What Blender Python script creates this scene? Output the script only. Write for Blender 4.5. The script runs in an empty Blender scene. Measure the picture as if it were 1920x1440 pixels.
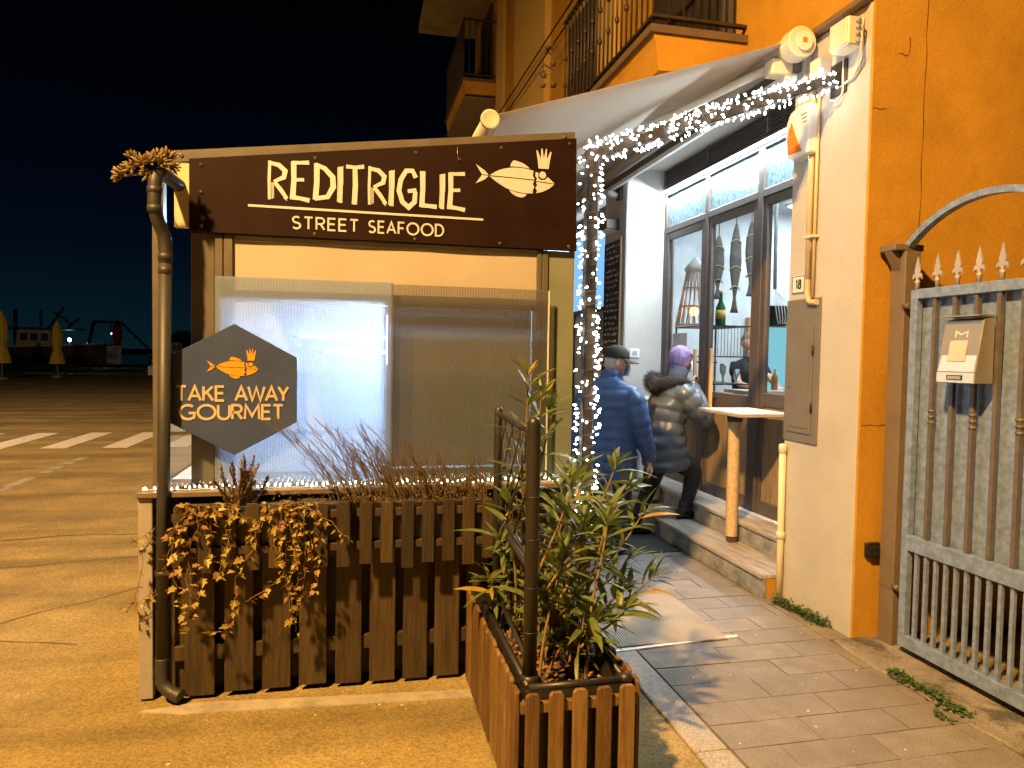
import bpy, bmesh, math, random
from mathutils import Vector, Matrix, noise
R = math.radians
random.seed(7)
sc = bpy.context.scene
col = sc.collection

# ---------------------------------------------------------------- camera
def cam_axes(yaw, pitch, roll):
    f = Vector((math.sin(yaw)*math.cos(pitch), math.cos(yaw)*math.cos(pitch), math.sin(pitch)))
    r = Vector((math.cos(yaw), -math.sin(yaw), 0)); u = r.cross(f)
    return f, r*math.cos(roll)+u*math.sin(roll), -r*math.sin(roll)+u*math.cos(roll)
cd = bpy.data.cameras.new('camera'); cam = bpy.data.objects.new('camera', cd); col.objects.link(cam)
f, r, u = cam_axes(R(12.5646), R(-2.3708), R(0.9642))
cam.matrix_world = Matrix(((r.x, u.x, -f.x, 0), (r.y, u.y, -f.y, 0), (r.z, u.z, -f.z, 1.6), (0, 0, 0, 1)))
cd.sensor_width = 36; cd.lens = 1330/1920*36; cd.clip_start = .05; cd.clip_end = 6000
sc.camera = cam

# ---------------------------------------------------------------- world: the last blue of a night sky
w = bpy.data.worlds.new('World'); sc.world = w; w.use_nodes = True
nt = w.node_tree; nt.nodes.clear()
out = nt.nodes.new('ShaderNodeOutputWorld'); bg = nt.nodes.new('ShaderNodeBackground')
sky = nt.nodes.new('ShaderNodeTexSky'); sky.sky_type = 'NISHITA'; sky.sun_disc = False
sky.sun_elevation = R(-6.5); sky.sun_rotation = R(-105); sky.air_density = 1.2; sky.dust_density = .0; sky.ozone_density = 4.0
bg.inputs['Strength'].default_value = 0.05
# plus the even glow that town and harbour lights leave in the air near the horizon, the same all round
tc_ = nt.nodes.new('ShaderNodeTexCoord'); sx_ = nt.nodes.new('ShaderNodeSeparateXYZ'); nt.links.new(tc_.outputs['Generated'], sx_.inputs[0])
rmp = nt.nodes.new('ShaderNodeValToRGB'); cr_ = rmp.color_ramp
cr_.elements[0].position = 0; cr_.elements[0].color = (.0020,.0115,.016,1)
cr_.elements[1].position = .42; cr_.elements[1].color = (.0003,.0004,.0008,1)
for p_, c_ in ((.05,(.0015,.008,.014,1)),(.12,(.0008,.0034,.0088,1)),(.22,(.0005,.0014,.0042,1))):
    e_ = cr_.elements.new(p_); e_.color = c_
nt.links.new(sx_.outputs['Z'], rmp.inputs[0])
bg2 = nt.nodes.new('ShaderNodeBackground'); nt.links.new(rmp.outputs[0], bg2.inputs[0]); ad_ = nt.nodes.new('ShaderNodeAddShader')
nt.links.new(sky.outputs[0], bg.inputs[0]); nt.links.new(bg.outputs[0], ad_.inputs[0]); nt.links.new(bg2.outputs[0], ad_.inputs[1]); nt.links.new(ad_.outputs[0], out.inputs[0])

# ---------------------------------------------------------------- view
sc.view_settings.view_transform = 'Standard'; sc.view_settings.look = 'None'
sc.view_settings.exposure = 0.0; sc.view_settings.gamma = 1.0; sc.view_settings.use_curve_mapping = False
sc.render.engine = 'CYCLES'
cy = sc.cycles
cy.use_denoising = True
try: cy.denoiser = 'OPENIMAGEDENOISE'
except Exception: pass
cy.max_bounces = 7; cy.diffuse_bounces = 3; cy.glossy_bounces = 3; cy.transmission_bounces = 5; cy.transparent_max_bounces = 20
cy.sample_clamp_indirect = 4.0; cy.caustics_reflective = False; cy.caustics_refractive = False
cy.use_adaptive_sampling = True; cy.adaptive_threshold = 0.03

SODIUM = (1.0, .55, .17)
LAMP_POS = (-3.6, -1.5, 8.3)
LAMP_ENERGY = 12000
LED_COL = (.82, .93, 1.0)

# ================================================================ helpers
def link(o, parent=None):
    col.objects.link(o)
    if parent is not None:
        o.parent = parent
        o.matrix_parent_inverse = parent_world(parent).inverted()
    return o
def parent_world(p):
    m = p.matrix_basis.copy()
    if p.parent is not None: m = parent_world(p.parent) @ p.matrix_parent_inverse @ m
    return m
def tag(o, label=None, cat=None, group=None, kind=None):
    if label: o['label'] = label
    if cat: o['category'] = cat
    if group: o['group'] = group
    if kind: o['kind'] = kind
    return o
def thing(name, loc, label, cat, group=None):
    o = bpy.data.objects.new(name, None); o.location = loc; o.empty_display_size = .1
    link(o); return tag(o, label, cat, group)

class MB:
    def __init__(s): s.v = []; s.f = []; s.sm = []
    def add(s, vs, fs, smooth=False, M=None):
        b = len(s.v)
        for p in vs:
            p = Vector(p); s.v.append(M @ p if M else p)
        for q in fs: s.f.append([b+i for i in q]); s.sm.append(smooth)
        return s
    def box(s, x0, x1, y0, y1, z0, z1, M=None):
        vs = [(x0,y0,z0),(x1,y0,z0),(x1,y1,z0),(x0,y1,z0),(x0,y0,z1),(x1,y0,z1),(x1,y1,z1),(x0,y1,z1)]
        return s.add(vs, [(3,2,1,0),(4,5,6,7),(0,1,5,4),(1,2,6,5),(2,3,7,6),(3,0,4,7)], M=M)
    def prism(s, pts, axis, a, b, M=None):
        """polygon pts in the plane normal to axis ('y': (x,z), 'x': (y,z), 'z': (x,y)) extruded from a to b"""
        def P(p, t): return {'y': (p[0], t, p[1]), 'x': (t, p[0], p[1]), 'z': (p[0], p[1], t)}[axis]
        n = len(pts)
        fs = [tuple(range(n)), tuple(range(2*n-1, n-1, -1))] + [(i, n+i, n+(i+1) % n, (i+1) % n) for i in range(n)]
        return s.add([P(p, a) for p in pts]+[P(p, b) for p in pts], fs, M=M)
    def tube(s, path, rad, n=10, caps=True, smooth=True, flat=1.0, hint=None):
        path = [Vector(p) for p in path]; m = len(path)
        if not hasattr(rad, '__len__'): rad = [rad]*m
        vs = []; fs = []; prev = None
        for i, p in enumerate(path):
            t = (path[min(i+1, m-1)]-path[max(i-1, 0)])
            t = t.normalized() if t.length > 1e-9 else Vector((0,0,1))
            if prev is None:
                h = Vector(hint) if hint else (Vector((0,0,1)) if abs(t.z) < .9 else Vector((1,0,0)))
                a = (h - t*h.dot(t)).normalized()
            else:
                a = (prev - t*prev.dot(t)); a = a.normalized() if a.length > 1e-6 else prev
            prev = a; b = t.cross(a)
            for k in range(n):
                th = 2*math.pi*k/n
                vs.append(p + a*(math.cos(th)*rad[i]*flat) + b*(math.sin(th)*rad[i]))
        for i in range(m-1):
            for k in range(n):
                fs.append((i*n+k, i*n+(k+1) % n, (i+1)*n+(k+1) % n, (i+1)*n+k))
        s.add(vs, fs, smooth)
        if caps:
            b0 = len(s.v)-len(vs)
            s.f.append([b0+k for k in range(n-1, -1, -1)]); s.sm.append(False)
            s.f.append([b0+(m-1)*n+k for k in range(n)]); s.sm.append(False)
        return s
    def lathe(s, prof, cx, cy, n=16, axis='z', smooth=True, M=None):
        vs = []; fs = []; m = len(prof)
        for (rr, z) in prof:
            for k in range(n):
                th = 2*math.pi*k/n; c, d = rr*math.cos(th), rr*math.sin(th)
                vs.append((cx+c, cy+d, z) if axis == 'z' else (cx+c, z, cy+d) if axis == 'y' else (z, cx+c, cy+d))
        for i in range(m-1):
            for k in range(n):
                q = (i*n+k, i*n+(k+1) % n, (i+1)*n+(k+1) % n, (i+1)*n+k)
                fs.append(q if axis != 'y' else q[::-1])
        fs.append(tuple(range(n))[::-1] if axis != 'y' else tuple(range(n))); fs.append(tuple((m-1)*n+k for k in range(n)))
        return s.add(vs, fs, smooth, M=M)
    def ball(s, c, r, n=8, m=6, sc_=(1,1,1), M=None):
        vs = []; fs = []
        for i in range(m+1):
            ph = math.pi*i/m
            for k in range(n):
                th = 2*math.pi*k/n
                vs.append((c[0]+r*sc_[0]*math.sin(ph)*math.cos(th), c[1]+r*sc_[1]*math.sin(ph)*math.sin(th), c[2]+r*sc_[2]*math.cos(ph)))
        for i in range(m):
            for k in range(n): fs.append(((i+1)*n+k, (i+1)*n+(k+1) % n, i*n+(k+1) % n, i*n+k))
        return s.add(vs, fs, True, M=M)
    def mesh(s, name='m'):
        me = bpy.data.meshes.new(name); me.from_pydata([tuple(p) for p in s.v], [], s.f)
        me.polygons.foreach_set('use_smooth', s.sm); me.validate(); me.update()
        return me
    def build(s, name, mat, parent=None, bevel=0, seg=1):
        o = bpy.data.objects.new(name, s.mesh(name)); o.data.materials.append(mat); link(o, parent)
        if bevel: add_bevel(o, bevel, seg)
        return o
def add_bevel(o, wd, seg=1):
    m = o.modifiers.new('bevel', 'BEVEL'); m.width = wd; m.segments = seg; m.limit_method = 'ANGLE'; m.angle_limit = R(35)
def inst(name, me, parent, loc, rot=(0,0,0), scale=(1,1,1)):
    o = bpy.data.objects.new(name, me); o.location = loc; o.rotation_euler = rot; o.scale = scale
    return link(o, parent)
def copy_tree(o, dl=(0,0,0), rz=None):
    c = o.copy(); col.objects.link(c); c.location = Vector(o.location)+Vector(dl)
    for ch in o.children:
        d = ch.copy(); col.objects.link(d); d.parent = c
        for g in ch.children:
            e = g.copy(); col.objects.link(e); e.parent = d
    return c

# ---------------------------------------------------------------- materials
MATS = {}
def mat(name, c, rough=.6, metal=0., var=.12, vscale=6., bump=0., bscale=40., c2=None, spec=.5, wear=None, coat=0., stretch=None, grain=0., gscale=170., bands=0.):
    """principled with noise-mottled colour (c to c2 or darker c), a second larger stain noise and fine bump"""
    if name in MATS: return MATS[name]
    m = bpy.data.materials.new(name); m.use_nodes = True; n = m.node_tree; L = n.links
    p = n.nodes['Principled BSDF']; p.inputs['Roughness'].default_value = rough; p.inputs['Metallic'].default_value = metal
    p.inputs['Specular IOR Level'].default_value = spec; p.inputs['Coat Weight'].default_value = coat
    tc = n.nodes.new('ShaderNodeNewGeometry'); src = tc.outputs['Position']
    if stretch:
        mp = n.nodes.new('ShaderNodeMapping'); mp.inputs['Scale'].default_value = stretch; L.new(src, mp.inputs['Vector']); src = mp.outputs[0]
    n1 = n.nodes.new('ShaderNodeTexNoise'); n1.inputs['Scale'].default_value = vscale; n1.inputs['Detail'].default_value = 6; n1.inputs['Roughness'].default_value = .65
    L.new(src, n1.inputs['Vector'])
    rp = n.nodes.new('ShaderNodeValToRGB'); rp.color_ramp.elements[0].position = .33; rp.color_ramp.elements[1].position = .68
    d = [x*(1-var) for x in c] if c2 is None else c2
    b = [min(1, x*(1+var*.6)) for x in c] if c2 is None else c
    rp.color_ramp.elements[0].color = (*d, 1); rp.color_ramp.elements[1].color = (*b, 1)
    L.new(n1.outputs[0], rp.inputs[0]); cout = rp.outputs[0]
    if wear:
        wc, ws, wt = wear
        n2 = n.nodes.new('ShaderNodeTexNoise'); n2.inputs['Scale'].default_value = ws; n2.inputs['Detail'].default_value = 8; n2.inputs['Roughness'].default_value = .7
        L.new(src, n2.inputs['Vector'])
        r2 = n.nodes.new('ShaderNodeValToRGB'); r2.color_ramp.elements[0].position = wt; r2.color_ramp.elements[1].position = min(1, wt+.12)
        L.new(n2.outputs[0], r2.inputs[0])
        mx = n.nodes.new('ShaderNodeMix'); mx.data_type = 'RGBA'; L.new(r2.outputs[0], mx.inputs[0]); L.new(cout, mx.inputs[6]); mx.inputs[7].default_value = (*wc, 1); cout = mx.outputs[2]
    if bands:   # long, soft, wandering darker streaks: tyre marks, and cable shadows painted into the colour
        wv = n.nodes.new('ShaderNodeTexNoise'); wv.inputs['Scale'].default_value = 1.0; wv.inputs['Detail'].default_value = 4; wv.inputs['Distortion'].default_value = .6
        mp2 = n.nodes.new('ShaderNodeMapping'); mp2.inputs['Scale'].default_value = (.16,1.5,1); mp2.inputs['Rotation'].default_value = (0,0,.22); L.new(tc.outputs['Position'], mp2.inputs['Vector']); L.new(mp2.outputs[0], wv.inputs['Vector'])
        rb = n.nodes.new('ShaderNodeValToRGB'); rb.color_ramp.elements[0].position = .40; rb.color_ramp.elements[1].position = .56
        k_ = 1-bands; rb.color_ramp.elements[0].color = (k_,k_,k_,1); rb.color_ramp.elements[1].color = (1,1,1,1); L.new(wv.outputs[0], rb.inputs[0])
        mb_ = n.nodes.new('ShaderNodeMix'); mb_.data_type = 'RGBA'; mb_.blend_type = 'MULTIPLY'; mb_.inputs[0].default_value = 1; L.new(cout, mb_.inputs[6]); L.new(rb.outputs[0], mb_.inputs[7]); cout = mb_.outputs[2]
    if grain:
        ng = n.nodes.new('ShaderNodeTexNoise'); ng.inputs['Scale'].default_value = gscale; ng.inputs['Detail'].default_value = 3; ng.inputs['Roughness'].default_value = .8; L.new(tc.outputs['Position'], ng.inputs['Vector'])
        rg = n.nodes.new('ShaderNodeValToRGB'); rg.color_ramp.elements[0].position = .32; rg.color_ramp.elements[1].position = .68
        a_ = 1-grain; b_ = 1+grain*.55; rg.color_ramp.elements[0].color = (a_,a_,a_,1); rg.color_ramp.elements[1].color = (b_,b_,b_,1); L.new(ng.outputs[0], rg.inputs[0])
        mg = n.nodes.new('ShaderNodeMix'); mg.data_type = 'RGBA'; mg.blend_type = 'MULTIPLY'; mg.inputs[0].default_value = 1; L.new(cout, mg.inputs[6]); L.new(rg.outputs[0], mg.inputs[7]); cout = mg.outputs[2]
    L.new(cout, p.inputs['Base Color'])
    rr = n.nodes.new('ShaderNodeMapRange'); rr.inputs[3].default_value = max(.03, rough-.12); rr.inputs[4].default_value = min(1, rough+.12)
    L.new(n1.outputs[0], rr.inputs[0]); L.new(rr.outputs[0], p.inputs['Roughness'])
    if bump:
        n3 = n.nodes.new('ShaderNodeTexNoise'); n3.inputs['Scale'].default_value = bscale; n3.inputs['Detail'].default_value = 5
        L.new(src, n3.inputs['Vector'])
        bp = n.nodes.new('ShaderNodeBump'); bp.inputs['Strength'].default_value = min(1, bump); bp.inputs['Distance'].default_value = .01
        L.new(n3.outputs[0], bp.inputs['Height']); L.new(bp.outputs[0], p.inputs['Normal'])
    MATS[name] = m; return m
def emit(name, c, s):
    if name in MATS: return MATS[name]
    m = bpy.data.materials.new(name); m.use_nodes = True; n = m.node_tree; n.nodes.clear()
    e = n.nodes.new('ShaderNodeEmission'); e.inputs[0].default_value = (*c, 1); e.inputs[1].default_value = s
    o = n.nodes.new('ShaderNodeOutputMaterial'); n.links.new(e.outputs[0], o.inputs[0]); MATS[name] = m; return m
def clear_mat(name, tint=(1,1,1), gloss=.06, rough=.02, trans=0., tcol=(.8,.8,.8), bump=0, bscale=(30,30,30), tex=None):
    """pane: transparent + fresnel gloss (+ translucent share)"""
    if name in MATS: return MATS[name]
    m = bpy.data.materials.new(name); m.use_nodes = True; n = m.node_tree; n.nodes.clear(); L = n.links
    o = n.nodes.new('ShaderNodeOutputMaterial'); t = n.nodes.new('ShaderNodeBsdfTransparent'); t.inputs[0].default_value = (*tint, 1)
    g = n.nodes.new('ShaderNodeBsdfGlossy'); g.inputs['Roughness'].default_value = rough
    lw = n.nodes.new('ShaderNodeFresnel'); lw.inputs[0].default_value = 1.45
    sh = t.outputs[0]
    if trans:
        tr = n.nodes.new('ShaderNodeBsdfTranslucent'); tr.inputs[0].default_value = (*tcol, 1)
        df = n.nodes.new('ShaderNodeBsdfDiffuse'); df.inputs[0].default_value = (*tcol, 1)
        if tex:
            tg = n.nodes.new('ShaderNodeNewGeometry'); tm = n.nodes.new('ShaderNodeMapping'); tm.inputs['Scale'].default_value = tex; L.new(tg.outputs['Position'], tm.inputs['Vector'])
            tn = n.nodes.new('ShaderNodeTexNoise'); tn.inputs['Scale'].default_value = 1; tn.inputs['Detail'].default_value = 4; L.new(tm.outputs[0], tn.inputs['Vector'])
            tr_ = n.nodes.new('ShaderNodeValToRGB'); tr_.color_ramp.elements[0].position = .40; tr_.color_ramp.elements[1].position = .60
            tr_.color_ramp.elements[0].color = (*[x*.62 for x in tcol],1); tr_.color_ramp.elements[1].color = (*[min(1,x*1.18) for x in tcol],1); L.new(tn.outputs[0], tr_.inputs[0]); L.new(tr_.outputs[0], tr.inputs[0]); L.new(tr_.outputs[0], df.inputs[0])
        m0 = n.nodes.new('ShaderNodeMixShader'); m0.inputs[0].default_value = .45; L.new(tr.outputs[0], m0.inputs[1]); L.new(df.outputs[0], m0.inputs[2])
        m1 = n.nodes.new('ShaderNodeMixShader'); m1.inputs[0].default_value = trans; L.new(sh, m1.inputs[1]); L.new(m0.outputs[0], m1.inputs[2]); sh = m1.outputs[0]
    if bump:
        tc = n.nodes.new('ShaderNodeNewGeometry'); mp = n.nodes.new('ShaderNodeMapping'); mp.inputs['Scale'].default_value = bscale; L.new(tc.outputs['Position'], mp.inputs['Vector'])
        nz = n.nodes.new('ShaderNodeTexNoise'); nz.inputs['Scale'].default_value = 1; nz.inputs['Detail'].default_value = 3; L.new(mp.outputs[0], nz.inputs['Vector'])
        bp = n.nodes.new('ShaderNodeBump'); bp.inputs['Strength'].default_value = bump; bp.inputs['Distance'].default_value = .02; L.new(nz.outputs[0], bp.inputs['Height']); L.new(bp.outputs[0], g.inputs['Normal'])
    gb = n.nodes.new('ShaderNodeNewGeometry'); iv = n.nodes.new('ShaderNodeMath'); iv.operation = 'SUBTRACT'; iv.inputs[0].default_value = 1; L.new(gb.outputs['Backfacing'], iv.inputs[1])
    ml = n.nodes.new('ShaderNodeMath'); ml.operation = 'MULTIPLY'; L.new(lw.outputs[0], ml.inputs[0]); L.new(iv.outputs[0], ml.inputs[1])
    m2 = n.nodes.new('ShaderNodeMixShader'); L.new(ml.outputs[0], m2.inputs[0]); L.new(sh, m2.inputs[1]); L.new(g.outputs[0], m2.inputs[2])
    L.new(m2.outputs[0], o.inputs[0]); MATS[name] = m; return m

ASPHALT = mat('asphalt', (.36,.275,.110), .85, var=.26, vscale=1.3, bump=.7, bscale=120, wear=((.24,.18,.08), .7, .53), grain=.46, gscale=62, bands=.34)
KERB = mat('granite', (.38,.355,.32), .75, var=.3, vscale=90, bump=.3, bscale=120, grain=.5, gscale=160)
PAVER = mat('paver', (.235,.215,.20), .8, var=.22, vscale=3.5, bump=.5, bscale=160, grain=.35, gscale=130, wear=((.18,.16,.15), 1.7, .6))
PAVER2 = mat('paver_worn', (.26,.235,.215), .8, var=.24, vscale=4.5, bump=.5, bscale=160, grain=.35, gscale=130, wear=((.19,.17,.16), 2.1, .57))
JOINT = mat('joint_sand', (.15,.132,.115), .95, var=.3, vscale=20, bump=.4)
CONC = mat('concrete', (.27,.25,.22), .9, var=.3, vscale=5, bump=.5, bscale=60, wear=((.09,.085,.08), 4, .50), grain=.4, gscale=90)
ROADPAINT = mat('road_paint', (.72,.69,.62), .8, var=.2, vscale=14, bump=.3, bscale=120, wear=((.30,.28,.25), 6, .58))
WORNPAINT = mat('worn_paint', (.40,.36,.29), .85, var=.2, vscale=10, bump=.3, bscale=120, wear=((.20,.185,.165), 5, .48))
ORANGE = mat('orange_render', (.50,.262,.022), .85, var=.2, vscale=2.2, bump=.22, bscale=55, wear=((.38,.185,.015), 1.1, .55), grain=.10, gscale=60)
YELLOW = mat('yellow_render', (.58,.39,.12), .85, var=.08, vscale=1.6, bump=.3, bscale=75)
CREAM = mat('cream_render', (.47,.455,.435), .85, var=.09, vscale=2.2, bump=.3, bscale=60, wear=((.40,.38,.35), 1.4, .58))
GREYWALL = mat('grey_render', (.42,.42,.42), .8, var=.08, vscale=2)
BROWNF = mat('brown_frame', (.088,.068,.060), .45, var=.15, vscale=14, bump=.1)
KIOSKMETAL = mat('kiosk_metal', (.115,.10,.082), .42, var=.12, vscale=10, spec=.5, bump=.05)
KIOSKDARK = mat('kiosk_dark', (.06,.045,.034), .55, var=.15)
SIGNBROWN = mat('sign_brown', (.016,.0062,.004), .55, var=.22, vscale=5, spec=.14)
SIGNGREY = mat('sign_slate', (.038,.060,.150), .42, var=.1, vscale=6)
IVORY = mat('letter_ivory', (.56,.56,.58), .5, var=.05)
GOLD = mat('letter_gold', (.48,.40,.27), .5, var=.05)
ORANGEPRINT = mat('print_orange', (.62,.28,.010), .5, var=.06)
STEEL = mat('screw_steel', (.7,.68,.64), .3, .9, var=.1)
WOOD_D = mat('stained_wood', (.050,.032,.0125), .62, var=.42, vscale=9, bump=.35, bscale=30, stretch=(7,7,.6), wear=((.022,.014,.009), 1.5, .55))
WOOD_P = mat('planter_wood', (.165,.094,.028), .55, var=.38, vscale=9, bump=.3, bscale=30, stretch=(7,7,.7), wear=((.085,.042,.016), 1.2, .56))
WOODS_D = [WOOD_D, mat('stained_wood_dark', (.036,.023,.0105), .65, var=.45, vscale=11, bump=.4, bscale=26, stretch=(6,6,.5), wear=((.018,.012,.008), 1.9, .52)), mat('stained_wood_pale', (.064,.042,.018), .6, var=.4, vscale=8, bump=.35, bscale=34, stretch=(8,8,.6), wear=((.028,.018,.010), 1.3, .56))]
WOODS_P = [WOOD_P, mat('planter_wood_dark', (.12,.064,.020), .6, var=.42, vscale=10, bump=.35, bscale=28, stretch=(6,6,.6), wear=((.06,.03,.012), 1.6, .54)), mat('planter_wood_pale', (.20,.12,.038), .55, var=.36, vscale=8, bump=.3, bscale=34, stretch=(8,8,.8), wear=((.10,.052,.02), 1.1, .57))]
PVC = mat('brown_pipe', (.033,.032,.033), .52, var=.15, vscale=8)
PLASTIC = mat('brown_plastic', (.021,.019,.018), .42, var=.2, vscale=12)
def translucent(m, fac, c):
    n = m.node_tree; L = n.links; o = [x for x in n.nodes if x.type == 'OUTPUT_MATERIAL'][0]; p = n.nodes['Principled BSDF']
    t = n.nodes.new('ShaderNodeBsdfTranslucent'); t.inputs[0].default_value = (*c, 1); mx = n.nodes.new('ShaderNodeMixShader'); mx.inputs[0].default_value = fac
    L.new(p.outputs[0], mx.inputs[1]); L.new(t.outputs[0], mx.inputs[2]); L.new(mx.outputs[0], o.inputs[0])
BLACK = mat('black_plastic', (.012,.012,.013), .45, var=.2)
BLIND = mat('blind_fabric', (.42,.375,.31), .8, var=.05, vscale=4, bump=.15, bscale=300)
SOIL = mat('soil', (.07,.045,.026), .95, var=.5, vscale=40, bump=.9, bscale=50)
GALV = mat('galvanised', (.225,.315,.52), .5, .2, var=.34, vscale=26, bump=.1, bscale=60)
GALVB = mat('galvanised_bar', (.16,.14,.125), .5, .3, var=.25, vscale=20)
POSTB = mat('brown_painted_steel', (.17,.13,.09), .5, var=.15, vscale=8, bump=.1)
IRON = mat('wrought_iron', (.045,.035,.028), .5, .3, var=.2)
WHITEP = mat('white_plastic', (.74,.73,.70), .45, var=.06)
BEIGEP = mat('beige_plastic', (.70,.62,.46), .45, var=.06)
GREYP = mat('grey_plastic', (.35,.36,.38), .5, var=.08)
ORANGEP = mat('orange_lens', (.85,.20,.01), .25, var=.12, vscale=30)
PIPEY = mat('yellow_gas_pipe', (.62,.47,.26), .45, var=.12, vscale=9)
CABINET = mat('cabinet_paint', (.165,.155,.150), .5, var=.12, vscale=5, bump=.08)
AWNING = mat('awning_canvas', (.54,.51,.45), .85, var=.10, vscale=1.1, bump=.2, bscale=260, wear=((.46,.43,.37), .8, .6))
ALU = mat('awning_alu', (.62,.62,.54), .4, .1, var=.08)
MARBLE = mat('step_marble', (.50,.46,.42), .38, var=.5, vscale=5, c2=(.24,.21,.19), stretch=(5,.7,5), bump=.06)
MARBLED = mat('riser_marble', (.36,.37,.38), .4, vscale=4, c2=(.12,.14,.16), stretch=(1,2.2,3), bump=.06, wear=((.44,.36,.24), 1.2, .6))
ROPE = mat('sisal_rope', (.58,.44,.25), .85, var=.25, vscale=40, bump=.4, bscale=150)
DRIFT = mat('pale_wood', (.42,.35,.27), .7, var=.25, vscale=6, stretch=(1.2,8,8), bump=.2)
DOORWOOD = mat('door_boards', (.36,.24,.13), .55, var=.4, vscale=5, c2=(.17,.15,.10), stretch=(8,8,.5), bump=.15)
HANDLE = mat('handle_wood', (.62,.36,.16), .5, var=.12)
INTW = mat('interior_plaster', (.58,.64,.68), .85, var=.22, vscale=1.8, wear=((.42,.50,.57), 1.2, .55))
INTF = mat('interior_floor', (.30,.22,.15), .6, var=.2)
GREENLEAF = mat('oleander_leaf', (.15,.19,.045), .42, var=.4, vscale=20, c2=(.075,.115,.030))
YELLEAF = mat('oleander_yellow_leaf', (.36,.26,.030), .45, var=.3, vscale=14)
STEM = mat('plant_stem', (.22,.15,.07), .7, var=.3, vscale=30)
IVYL = mat('ivy_leaf', (.44,.37,.085), .5, var=.45, vscale=16, c2=(.24,.16,.035))
IVYD = mat('ivy_leaf_brown', (.22,.10,.028), .6, var=.4, vscale=16)
HEATH = mat('heather', (.22,.15,.09), .8, var=.4, vscale=60)
TWIG = mat('dry_twig', (.13,.092,.05), .85, var=.3, vscale=30)
GREENW = mat('weed_leaf', (.055,.115,.022), .55, var=.4, vscale=40)
SUCC = mat('succulent', (.26,.17,.06), .5, var=.35, vscale=40, c2=(.13,.10,.035))
translucent(GREENLEAF,.28,(.20,.26,.04)); translucent(YELLEAF,.3,(.45,.34,.05)); translucent(IVYL,.25,(.5,.34,.06)); translucent(AWNING,.34,(.56,.54,.46))
SKIN = mat('skin', (.58,.33,.23), .55, var=.08, vscale=12)
NAVY = mat('navy_quilt', (.028,.075,.22), .48, var=.25, vscale=9, bump=.15, bscale=40)
COATG = mat('grey_green_quilt', (.068,.092,.118), .34, var=.14, vscale=8, bump=.25, bscale=28)
FUR = mat('dark_fur', (.022,.020,.018), .9, var=.5, vscale=60, bump=.9, bscale=70)
BLACKCLOTH = mat('black_cloth', (.010,.010,.012), .8, var=.3, bump=.15)
JEANS = mat('dark_jeans', (.018,.026,.055), .85, var=.3, bump=.15)
LEATHER = mat('black_leather', (.012,.012,.013), .25, var=.2)
PURPLE = mat('purple_hair', (.30,.20,.42), .6, var=.35, vscale=30, bump=.5, bscale=60)
GREYHAIR = mat('grey_hair', (.42,.38,.36), .8, var=.2, bump=.4)
MASKB = mat('mask_blue', (.30,.52,.64), .7, var=.08)
MASKW = mat('mask_white', (.72,.74,.76), .7, var=.06)
GLASS = clear_mat('clear_glass', (.95,.97,.97))
RAINGLASS = clear_mat('textured_glass', (.62,.78,.82), trans=.55, tcol=(.46,.60,.63), rough=.12, bump=.7, bscale=(40,40,9), tex=(46,46,20))
POLYC = clear_mat('polycarbonate', (.90,.90,.90), trans=.10, tcol=(.42,.45,.50), rough=.16)
POLYW = clear_mat('polycarbonate_web', (.88,.88,.88), trans=.14, tcol=(.55,.53,.50), rough=.25)
BULB = emit('fairy_bulb', (1.0,.96,.90), 26.)
BULBW = emit('fairy_bulb_warm', (1.0,.84,.55), 20.)
LED = emit('led_strip', LED_COL, 20.)

# ================================================================ street lamps (behind and beside the photographer)
def street_lamp(base, head, label, c, energy, aim, size=.20, cone=150):
    t = thing('street_lamp', base, label, 'street lamp', 'sodium street lamps along the quay road')
    b = Vector(base); h = Vector(head)
    m = MB(); m.lathe([(.11,0),(.11,.9),(.075,.95),(.055,h.z-.6)], b.x, b.y, 14); m.build('pole', KIOSKDARK, t)
    m = MB(); m.tube([(b.x,b.y,h.z-.65), (b.x+(h.x-b.x)*.25, b.y+(h.y-b.y)*.25, h.z+.1), (h.x,h.y,h.z+.16)], [.04,.035,.03], 10); m.build('arm', KIOSKDARK, t)
    m = MB(); m.ball((h.x,h.y,h.z+.13), .34, 14, 8, (1.2,.55,.28)); m.build('lamp_head', GREYP, t)
    m = MB(); m.ball((h.x,h.y,h.z+.04), .17, 12, 6, (1.2,.7,.25)); m.build('lens', emit('sodium_lens', SODIUM, 60), t)
    ld = bpy.data.lights.new('street_lamp_light', 'SPOT'); ld.energy = energy; ld.color = c; ld.shadow_soft_size = size; ld.spot_size = R(cone); ld.spot_blend = 1.0
    lo = bpy.data.objects.new('street_lamp_light', ld); lo.location = (h.x,h.y,h.z-.16)
    lo.rotation_euler = (Vector(aim)-lo.location).to_track_quat('-Z','Y').to_euler(); link(lo, t)
street_lamp((-4.9,-2.4,-.012), LAMP_POS, 'sodium street lamp on a tall pole behind the photographer', SODIUM, LAMP_ENERGY, (-1.6,1.5,0))
street_lamp((-12.5,9.0,-.012), (-11.2,9.6,8.5), 'second sodium street lamp farther down the quay road', (1,.62,.32), 5200, (-9,14,0))

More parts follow.
